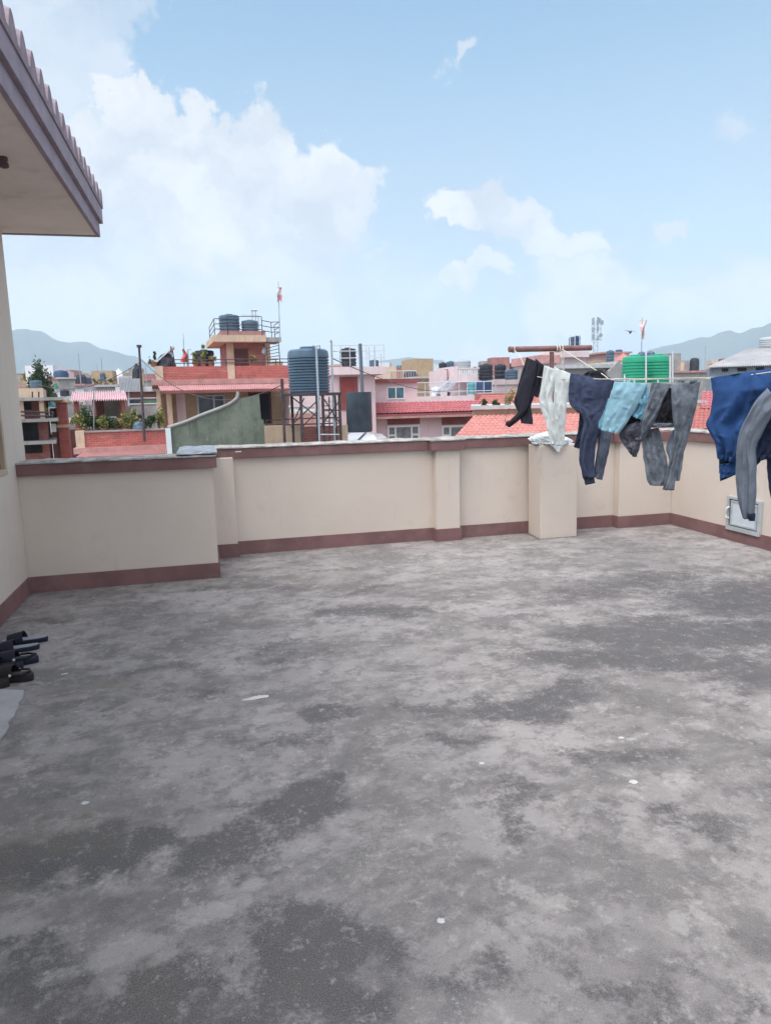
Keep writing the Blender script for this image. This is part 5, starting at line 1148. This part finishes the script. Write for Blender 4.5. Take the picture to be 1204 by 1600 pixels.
tank(962, 972, 546, 552, 80, m_slate, 'low slate tank at the middle of the white house roof', TG, 2)
# mobile phone mast
o0 = on(929, 575, 1, 160); e = empty('cell_tower', (o0.x, o0.y, GZ), 0, 'tall lattice phone mast with panel antennas behind the washing', 'mast')
def G(x, y, d=0): return on(x, y, 1, 160+d)-Vector((o0.x, o0.y, GZ))
mb = MB(); b0 = G(930.5, 498).z; 
for sx, sy in ((-.7, 0), (.7, 0), (0, 1.1)): mb.tube([(sx, sy, 0), (sx*.8, sy*.8, b0)], .07, 4)
for k in range(24): z = b0*(.35+.65*k/24); z2 = b0*(.35+.65*(k+1)/24); sg = 1 if k % 2 else -1; mb.tube([(-.65*sg, 0, z), (.65*sg, 0, z2)], .04, 4).tube([(-.65, 0, z), (.65, 0, z)], .04, 4)
mb.build('lattice', m_steel, e)
for (x, ya, yb) in ((924, 497, 508), (924, 512, 520), (924, 522, 530), (931, 496, 509), (934, 498, 506), (931, 511, 518), (938, 501, 508), (931.5, 525, 531)):
    p, q_ = G(x, ya), G(x, yb); MB().box(p.x-.22, p.x+.22, -.9, -.6, q_.z, p.z).build('panel_antenna', m_steel, e)
for x in (924, 938): MB().tube([G(x, 498), G(x, 533)], .07, 4).build('side_pole', m_steel, e)
for y in (531, 514): MB().tube([G(923, y), G(939, y)], .07, 4).build('cross_arm', m_steel, e)
MB().lathe([(.1, 0), (.5, .25), (.5, .3)], n=12).build('dish', m_steel, e, loc=G(937, 524)).rotation_euler = (R(90), 0, 0)
flagpole('faded pink flag hanging from a thin white pole behind the green tanks', 1001, 496, 556, 500, 530, .75, 60, stripes('pink_flag_cloth', ((.62, .36, .36), (.66, .58, .58)), 4), 7, 2, 2)
# bird
o0 = on(984, 520, 1, 50); bm_ = MB(); 
bm_.lathe([(.01, -.16), (.05, -.08), (.06, 0), (.045, .08), (.02, .14), (.003, .18)], n=8)
bd_ = bm_.build('body', m_dsteel, None, smooth=True); e = empty('bird', o0, 0, 'dark bird flying left of the pink flag', 'bird'); bd_.parent = e; bd_.rotation_euler = (0, R(70), R(20))
for sg in (-1, 1): MB().add([(-.06, 0, .02), (.10, 0, .02), (.02, sg*.12, .16), (-.10+.0, sg*.2, .15), (-.30*sg, sg*.35, .10+.12*sg), (-.06, 0, .005), (.10, 0, .005), (.02, sg*.12, .145), (-.10, sg*.2, .135), (-.30*sg, sg*.35, .095+.12*sg)], [(0, 1, 2, 3), (3, 2, 4), (5, 8, 7, 6), (8, 9, 7), (1, 6, 7, 2), (2, 7, 9, 4), (4, 9, 8, 3), (3, 8, 5, 0)]).build('wing', m_dsteel, e)
# ================================================================== H  LEFT: TERRACE WITH PINK CANOPY AND PLANTS
S = Site(190, 690, 29, 2); rt = S.root('terrace_house', 'house with brick parapet, red awning and a roof terrace under a pink corrugated canopy', 'house')
a, b_, c, d_ = S.rect(133, 262, 674, 697); zt = d_
child(MB().box(a, b_, 0, .22, c, d_), 'brick_parapet', m_brickA, rt); xw = S.q(118, 685, .0)[0]
child(MB().box(xw+.05, xw+.27, .35, 6, c, d_), 'side_parapet', m_cream, rt)
p0_, p1_, _, _ = S.rect(118.5, 132.5, 672, 700, -.05); child(MB().box(p0_, p1_, -.06, .3, c-.1, d_+.08), 'corner_pier', m_cream, rt)
child(MB().box(p0_-.1, b_+.3, -.2, 7, c-.22, c-.001), 'terrace_slab', m_slab, rt)
child(MB().box(p0_+.5, b_, .3, 7, 0, c-.221), 'wall', m_creamd, rt)
child(MB().box(a-.1, b_, -.04, .27, d_+.001, d_+.06), 'parapet_top', m_conc, rt)
A0, A1 = S.pt(119, 716, -1.5), S.pt(268, 713, -1.5); A1.z = A0.z; B0, B1 = Vector((A0.x+.1, -.21, c-.23)), Vector((A1.x, -.21, c-.23)); child(corrugated(A0, A1, B1, B0, 40, .06), 'awning', paint('red_white_awning', (.60, .34, .33), .6, .15, 3), rt)
A0, A1 = S.pt(111, 626, 1.2), S.pt(199, 625, 1.2); A1.z = A0.z; B0, B1 = S.pt(113, 612.5, 4.2), S.pt(196, 613, 4.2); B1.z = B0.z; A0.x -= .0
child(corrugated(A0, A1, B1, B0, 24, .04), 'canopy', paint('pale_pink_sheet', (.62, .43, .46), .6, .1, 1.2, (.45, .30, .32), .4, .1), rt)
for px, d in ((119, 1.4), (148, 1.4), (193, 1.4), (122, 4.0), (190, 4.0)): x = S.q(px, 640, d)[0]; child(MB().box(x-.06, x+.06, d-.06, d+.06, zt-.8, A0.z-.03 if d < 2 else B0.z-.03), 'canopy_post', m_maroon, rt)
a, b_, c2, d2 = S.rect(121, 145, 633, 668, 4.1); child(MB().box(a, b_, 4.15, 4.2, zt-.8, d2), 'white_screen', m_wsheet, rt)
a, b_, c2, d2 = S.rect(160, 196, 620, 668, 4.1); child(MB().box(a, b_, 4.3, 4.4, zt-.8, B0.z-.1), 'back_wall', m_mossy, rt)
a, b_, c2, d2 = S.rect(146, 162, 622, 668, 3.6); child(MB().box(a, b_, 3.6, 4.1, zt-.8, B0.z-.1), 'storage_wall', m_wood2, rt)
a, b_, c2, d2 = S.rect(198, 246, 634, 668, 4.0); child(MB().box(a, b_, 4.25, 4.35, zt-.8, d2), 'fence_panel', m_conc, rt)
gm = [m_leaf, m_leafy, m_leaf, m_leafy, m_dry, m_leaf, m_leafy, m_leaf, m_leafy, m_leaf, m_leafy]
for k, (px, w_, h_, mt, lb) in enumerate([(127, 14, 16, m_leafy, 'leafy pot plant at the left corner of the brick terrace'), (137, 18, 26, m_leaf, 'tall green shrub before the white screen on the brick terrace'), (152, 12, 12, m_leaf, 'low plant by the first canopy post'), (164, 12, 11, m_leafy, 'low flowering plant under the canopy, nearest the white appliance'), (176, 13, 12, m_leaf, 'dark low plant under the right half of the pink canopy'), (188, 11, 10, m_dry, 'dry low plant left of the yellow green shrub'), (199, 14, 20, m_leafy, 'bright yellow green shrub at the right canopy post'), (211, 14, 22, m_leafy, 'feathery green shrub beside the thin pole'), (224, 12, 10, m_leaf, 'dark small plant right of the blue covered pots'), (236, 14, 11, m_leaf, 'low spreading plant near the stair wall on the brick terrace'), (250, 13, 18, m_leafy, 'thin yellowish plant at the foot of the cream pillar')]):
    potplant(S, px, 679, w_*1.5, h_*1.25+6, .62+.1*(k % 3), mt, lb, 90+k, 420)
heap(209, 226, 659, 672, 29.3, m_slate, 'blue grey covered pot group between the shrubs on the brick terrace', 'bundle', 'bundle', 14)
e = empty('white_cabinet', S.wpt(178, 666, 3.2), 0, 'white upright cabinet under the pink canopy', 'cabinet'); MB().box(-.12, .12, -.12, .12, 0, .42).build('body', m_white, e); MB().box(-.10, .10, -.135, -.121, .03, .39).build('door', m_white, e)
o0 = S.wpt(226, 690, -.3); tag(MB().tube([Vector((0, 0, 0)), on(221, 600, 1, S.Y)-o0, on(217.5, 542, 1, S.Y)-o0], .055, 8, r2=.04).tube([on(217.6, 543, 1, S.Y)-o0, on(217.4, 539, 1, S.Y)-o0], .09, 8).build('street_pole', m_dsteel, loc=o0), 'thin dark pole with a small cap, between the terrace and the brick house', 'pole')
o0 = S.wpt(147, 672, .5); mb = MB().tube([Vector((0, 0, 0)), on(147, 612, 1, S.Y)-o0], .025, 6); tag(mb.build('thin_pole', m_steel, loc=o0), 'pale thin pole in front of the pink canopy', 'pole')
# steel stairs / white balcony behind
S = Site(215, 620, 44, 0); rt = S.root('white_house', 'house with white corrugated balcony screen and green band, behind the thin dark pole', 'house')
a, b_, c, d_ = S.rect(186, 222, 588, 612); m2 = corrugated(Vector((a, 0, c)), Vector((b_, 0, c)), Vector((b_, 0, d_)), Vector((a, 0, d_)), 16, .06); child(m2, 'balcony_screen', m_wsheet, rt)
a, b_, c3, d3 = S.rect(180, 250, 604, 612); child(MB().box(a, b_, .2, 4, c3, d3), 'roof_sheet', m_wsheet, rt)
a, b_, c2, d2 = S.rect(198, 250, 613, 700, .4); child(MB().box(a, b_, .5, 8, 0, c3-.002), 'wall', m_brickB, rt)
a, b_, c2, d2 = S.rect(224, 247, 625, 631, .4); child(MB().box(a, b_, .44, .498, c2, d2), 'green_band', paint('green_band', (.25, .42, .28), .8, .1, 2), rt)
a, b_, c2, d2 = S.rect(203, 216, 625, 632, .4); child(MB().box(a, b_, .44, .498, c2, d2), 'dark_window', m_win, rt)
mb = MB()
for y in (623, 632): mb.tube([S.pt(200, y, .3), S.pt(247, y-1, .3)], .05, 5)
mb.tube([S.pt(201, 590, .3), S.pt(202, 660, .3)], .05, 5).tube([S.pt(246.5, 608, .3), S.pt(248, 665, .3)], .08, 5); child(mb, 'white_frame', m_wrail, rt)
S = Site(160, 600, 70, 0); rt = S.root('grey_house', 'low grey house with a planted roof, behind the pink canopy', 'house')
a, b_, c, d_ = S.rect(145, 186, 603, 640); child(MB().box(a, b_, 0, 8, 0, d_), 'wall', m_conc, rt)
a, b_, c, d_ = S.rect(148, 184, 601, 604, -.2); child(MB().box(a, b_, -.2, 8.1, d_-.2, d_), 'roof_slab', m_gsheet, rt)
for k, (px, w_, h_, mt, lb) in enumerate([(150, 9, 12, m_leaf, 'leftmost bush on the low grey house roof'), (158, 9, 9, m_leafy, 'second bush on the low grey house roof, below the dark tank'), (168, 10, 11, m_leaf, 'third bush on the low grey house roof'), (178, 10, 9, m_leaf, 'rightmost bush on the low grey house roof')]): potplant(S, px, 603, w_, h_, .8, mt, lb, 130+k, 160)
tank(156.5, 166, 582, 595, 78, m_slate, 'dark tank above the planted grey roof, left of the white dome', TG, 2)
# temple-like white dome
o0 = on(182, 590, 1, 190); e = empty('dome_building', (o0.x, o0.y, GZ), 0, 'distant white building with a stepped dome', 'building'); k_ = 190/F_PX; zz = o0.z-GZ
MB().box(-14*k_, 16*k_, 0, 12, 0, zz).build('wall', m_pinkw, e); MB().lathe([(8*k_, zz), (8*k_, zz+4*k_), (6.5*k_, zz+8*k_), (3.5*k_, zz+11*k_), (1*k_, zz+13*k_), (.4*k_, zz+15*k_)], (0, 6, 0), 20).build('dome', m_wsheet, e, smooth=True)
# ================================================================== I  FAR LEFT CORNER HOUSE
S = Site(62, 660, 42, 10); rt = S.root('corner_house', 'multi storey brick corner house with concrete balconies at the far left', 'house')
a, b_, c, d_ = S.rect(31, 92, 627, 700); x_ = a-3; Z = lambda y: S.q(62, y)[1]
child(MB().box(x_, b_-.6, 1.2, 9, 0, Z(626)), 'wall', m_brickB, rt)
child(MB().box(x_, b_+.3, -.4, 9.2, Z(626), Z(621)), 'roof_slab', m_conc, rt)
child(MB().box(x_, S.q(67, 612)[0], .6, 8, Z(621)+.001, Z(606)), 'roof_room', m_cream, rt)
child(MB().box(x_, b_, -.3, 9, Z(659), Z(654)), 'floor_slab', m_conc, rt); child(MB().box(x_, b_-.2, -.2, 9, Z(694), Z(689)), 'floor_slab', m_conc, rt)
for px in (34, 66): x = S.q(px, 640, -.1)[0]; child(MB().box(x-.12, x+.12, -.15, .12, Z(654), Z(626)-.001), 'column', m_cream, rt)
for (p, q_, y0, y1) in ((37, 49, 628, 640), (35, 60, 661, 688), (40, 66, 695, 708)): a, b2_, c, d_ = S.rect(p, q_, y0, y1, 1.15); child(MB().box(a, b2_, 1.12, 1.199, c, d_), 'dark_opening', m_shade, rt)
window(S, rt, 80, 88, 662, 675, 1.2, (.5,), m_wing, m_white, .1)
mb = MB()
for y in (643, 649): mb.tube([S.pt(32, y, -.2), S.pt(84, y+1, -.2)], .035, 5)
for px in (40, 51, 61, 72, 83): mb.tube([S.pt(px, 642, -.2), S.pt(px, 654, -.2)], .03, 5)
for px in (51, 61): mb.tube([S.pt(px, 612, -.3), S.pt(px, 627, -.3)], .04, 5)
child(mb, 'balcony_railing', m_dsteel, rt)
tank(47, 66, 594, 606, 46, m_slate, 'low grey tank on the roof room of the corner house', TG, 3)
potplant(S, 72, 654, 12, 14, .1, m_leafy, 'yellow green bush on the balcony of the corner house', 150, 260)
S = Site(97, 660, 46, 9); rt = S.root('brick_tower', 'narrow red brick stair block with a cream band, right of the corner house', 'building')
a, b_, c, d_ = S.rect(91, 106, 629, 700); child(MB().box(a, b_, 0, 6, 0, d_), 'wall', m_brickA, rt); child(MB().box(a-.1, b_+.15, -.12, 6.1, d_+.001, d_+.18), 'roof_slab', m_cream, rt)
zc = S.q(98, 666)[1]; child(MB().box(a-.1, b_+.1, -.1, -.002, zc-.08, zc+.1), 'cream_band', m_cream, rt)
a, b_, c, d_ = S.rect(78, 91, 638, 660, .5); child(MB().box(a, b_, .5, 5, 0, d_), 'side_block', m_slab, rt)
S = Site(112, 650, 55, 9); rt = S.root('grey_house', 'grey house with a small white window in the alley gap', 'house')
a, b_, c, d_ = S.rect(100, 120, 632, 700); child(MB().box(a, b_, 0, 6, 0, d_), 'wall', m_conc, rt); a, b_, c, d_ = S.rect(101, 121, 655, 720, -.4); child(MB().box(a, b_, -.5, -.01, 0, c+2.2), 'lower_wall', m_wood2, rt)
window(S, rt, 106, 117, 653, 663, -.5, (.33, .66), m_wing, m_white, .1)
S = Site(103, 605, 75, 10); rt = S.root('concrete_block', 'bare grey concrete building above the alley gap', 'building'); a, b_, c, d_ = S.rect(94, 118, 592, 640); child(MB().box(a, b_, 0, 7, 0, d_), 'wall', m_conc, rt); child(MB().box(a-.2, b_+.2, -.2, 7.2, d_+.001, d_+.15), 'roof_slab', m_gsheet, rt)
tank(94.5, 109, 609, 619, 58, m_blk, 'squat black tank on a small roof below the bare concrete building', TG, 0)
S = Site(102, 625, 57, 0); rt = S.root('shed', 'small grey pitched roof shed under the squat black tank', 'shed'); A0, A1, B0, B1 = S.pt(90, 627, -1.5), S.pt(115, 627, -1.5), S.pt(96, 619.5, 1), S.pt(111, 619.5, 1); A1.z = A0.z; B1.z = B0.z; child(corrugated(A0, A1, B1, B0, 12, .05), 'roof_sheet', m_gsheet, rt); child(MB().box(A0.x+.2, A1.x-.2, -1.2, 4, 0, A0.z-.08), 'wall', m_cream, rt)
S = Site(83, 600, 85, 11); rt = S.root('white_house', 'white house behind the dark tree at the far left, with a tank recess', 'house'); a, b_, c, d_ = S.rect(74, 94, 593, 640); child(MB().box(a, b_, 0, 7, 0, d_), 'wall', m_pinkw, rt); child(MB().box(a-.3, b_+.3, -.4, 7.2, d_+.001, d_+.2), 'roof_slab', m_slab, rt)
tank(76, 83, 595.5, 605, 84.0, m_blk, 'black drum in front of the white house at the far left', TG, 2); tank(84, 91.5, 598, 605, 83.8, m_green, 'small green drum in front of the white house at the far left', 'green water tanks', 2)
tree(66, 578, 628, 26, 66, m_leaf, 'dense dark tree rising behind the corner house', 5, 5000)
tree(51, 581, 597, 18, 90, m_leafy, 'pale green rounded tree left of the dense dark tree', 8, 3000)
S = Site(1060, 595, 95, 0)
tree(86, 611, 628, 8, 60, m_leaf, 'small green tree in front of the bare concrete building', 15, 400)
# ================================================================== J  FAR TOWN
cols_ = [('pale pink', m_pinkw), ('cream', m_cream), ('brick red', m_brickB), ('grey concrete', m_conc), ('white', m_wsheet), ('ochre', m_creamd), ('salmon', m_slab)]
feats = ['a dark tank', 'a sheet roof', 'a stair head', 'a flat roof', 'two windows in a row', 'a parapet and antenna']
rr = random.Random(21)
where = [(25, 150, 'above the far left corner house'), (120, 260, 'left of the brick house'), (430, 460, 'right of the stair tower'), (585, 690, 'behind the pink house'), (700, 830, 'behind the turret'), (830, 990, 'behind the clothes post'), (1040, 1115, 'between the green tanks and the shed'), (1100, 1200, 'beyond the big shed')]
def far_house(px, Y, ztop, wd, mat, seed, label, group):
    p = on(px, 600, 1, Y); e = empty('far_house', (p.x, p.y, GZ), R(rr.uniform(-20, 20)), label, 'house', group); q = random.Random(seed); h = ztop-GZ
    MB().box(-wd/2, wd/2, 0, wd*.9, 0, h).build('wall', mat, e)
    MB().box(-wd/2-.25, wd/2+.25, -.25, wd*.9+.2, h+.001, h+.22).build('roof_slab', q.choice((m_conc, m_slab, m_gsheet)), e)
    MB().box(-wd*.4, -wd*.4+wd*q.uniform(.25, .4), wd*.3, wd*.7, h+.221, h+2.4).build('stair_head', mat, e)
    for k in range(q.randint(2, 3)):
        x = -wd*.34+wd*.3*k; MB().box(x, x+wd*.16, -.04, -.003, h-2.2, h-.9).build('window', m_win, e)
    if q.random() < .75:
        tr = q.uniform(.55, .85); MB().lathe([(tr, 0), (tr, 1.2), (tr*.8, 1.5), (tr*.3, 1.6)], (wd*q.uniform(.05, .3), wd*.3, h+.221), 14).build('roof_tank', q.choice((m_blk, m_slate, m_slate, m_bluet, m_wsheet, m_blk)), e, smooth=True)
    if q.random() < .5: MB().tube([(wd*.42, 1, h), (wd*.42, 1, h+q.uniform(2, 4))], .05, 4).build('antenna', m_steel, e)
    return e
n_f = 0; used = {}
for i in range(265):
    Y = 75*(1.0+rr.random()*1.0)**3.5; px = rr.uniform(10, 1215)
    if 235 < px < 430 and Y < 140: continue
    top = 1.6+Y*rr.uniform(.014, .034) if Y < 300 else 1.6+Y*rr.uniform(.016, .030)
    if Y < 110: top = 1.6+Y*rr.uniform(.010, .026)
    k = rr.randrange(len(cols_)); wi = [w_[2] for w_ in where if w_[0] <= px <= w_[1]]; wr = wi[0] if wi else ('behind the brick house' if px < 460 else 'on the far skyline')
    dist = 'nearer' if Y < 140 else ('mid distance' if Y < 300 else 'very distant')
    lb = f'{dist} {cols_[k][0]} flat roofed house {wr}'; used[lb] = used.get(lb, 0)+1
    far_house(px, Y, top, rr.uniform(5, 10)*(1 if Y < 300 else 1.4), cols_[k][1], i, lb, lb.replace(' house ', ' houses '))
for i in range(26):
    Y = 90*(1.0+rr.random())**2.6; px = rr.uniform(20, 1200)
    if 235 < px < 440: continue
    hz = 635-px*.025
    tree(px, hz-rr.uniform(10, 20)*(1 if Y < 300 else .8), hz+8, rr.uniform(10, 20), Y, rr.choice((m_leaf, m_leaf, m_leafy)), ('mid distance' if Y < 250 else 'far off') + ' small round tree among the town roofs '+('to the left' if px < 600 else 'to the right'), 300+i, 260, group=('mid distance' if Y < 250 else 'far off')+' trees among the roofs '+('left' if px < 600 else 'right'))
S = Site(1070, 590, 110, 0)
mast('chimney_mast', 'pale thin tower rising between the green tanks and the shed', 'tower', [((1085, 600), (1085, 578), .5), ((1082, 577), (1088, 577), .4)], 160)
# balcony with white balusters seen through the tank stand, and siding wall behind it
S = Site(490, 650, 33, 0); rt = S.root('pink_house', 'low pink balcony house with white balusters, seen through the legs of the tank stand', 'house')
a, b_, c, d_ = S.rect(455, 500, 619, 700, .8); child(MB().box(a, b_, .8, 5, 0, d_), 'wall', m_pinkw, rt)
a, b_, c, d_ = S.rect(452, 494, 646, 652, 0); child(MB().box(a, b_, 0, .12, c-1.0, d_), 'balcony_front', m_slab, rt); z2_ = S.q(470, 636)[1]
mb = MB(); n_ = 15
for k in range(n_): x = a+.1+(b_-a-.2)*k/(n_-1); mb.lathe([(.03, 0), (.055, (z2_-d_)*.35), (.025, (z2_-d_)*.75), (.04, (z2_-d_))], (x, .06, d_), 6)
child(mb, 'baluster_row', m_white, rt); child(MB().box(a, b_, -.02, .14, z2_+.001, z2_+.09), 'handrail', m_pinkw, rt)
a, b_, c, d_ = S.rect(499, 532, 619, 700, .3); mb = MB().box(a, b_, .3, 4, 0, d_)
for k in range(16): z = d_-.08-k*.2; mb.box(a-.01, b_+.01, .27, .299, z-.15, z)
child(mb, 'siding_wall', m_pinkw, rt)
# a few cables slung between the houses
def cable(p, q, sag, label):
    p, q = Vector(p), Vector(q); o0 = p; mb = MB(); mb.tube([p.lerp(q, k/20)-Vector((0, 0, sag*4*(k/20)*(1-k/20)))-o0 for k in range(21)], .014, 4)
    tag(mb.build('cable', m_dsteel, loc=o0), label, 'cable')
cable(on(219, 560, 1, 28.7), on(443, 600, 1, 19.5), .9, 'thin cable sagging from the dark pole towards the tank stand')
cable(on(219, 566, 1, 28.7), on(60, 600, 1, 44), .6, 'thin cable sagging from the dark pole towards the corner house')
cable(on(519, 560, 1, 19.6), on(735, 600, 1, 50), .7, 'thin cable running from the tall thin pipe to the turret')
# streets and alleys of the town, low fill so that no gap shows bare land
# ================================================================== K  HAZE
HAZE = .00021
hz_ = MB().box(-5500, 5800, -3000, 5600, GZ-1, 640).build('haze', None); tag(hz_, kind='stuff')
hm = bpy.data.materials.new('haze'); hm.use_nodes = True; ht_ = hm.node_tree; ht_.nodes.clear()
pv = ht_.nodes.new('ShaderNodeVolumePrincipled'); pv.inputs['Color'].default_value = (.71, .86, 1, 1); pv.inputs['Density'].default_value = HAZE; pv.inputs['Anisotropy'].default_value = 0
oo = ht_.nodes.new('ShaderNodeOutputMaterial'); ht_.links.new(pv.outputs[0], oo.inputs['Volume']); hz_.data.materials.append(hm)
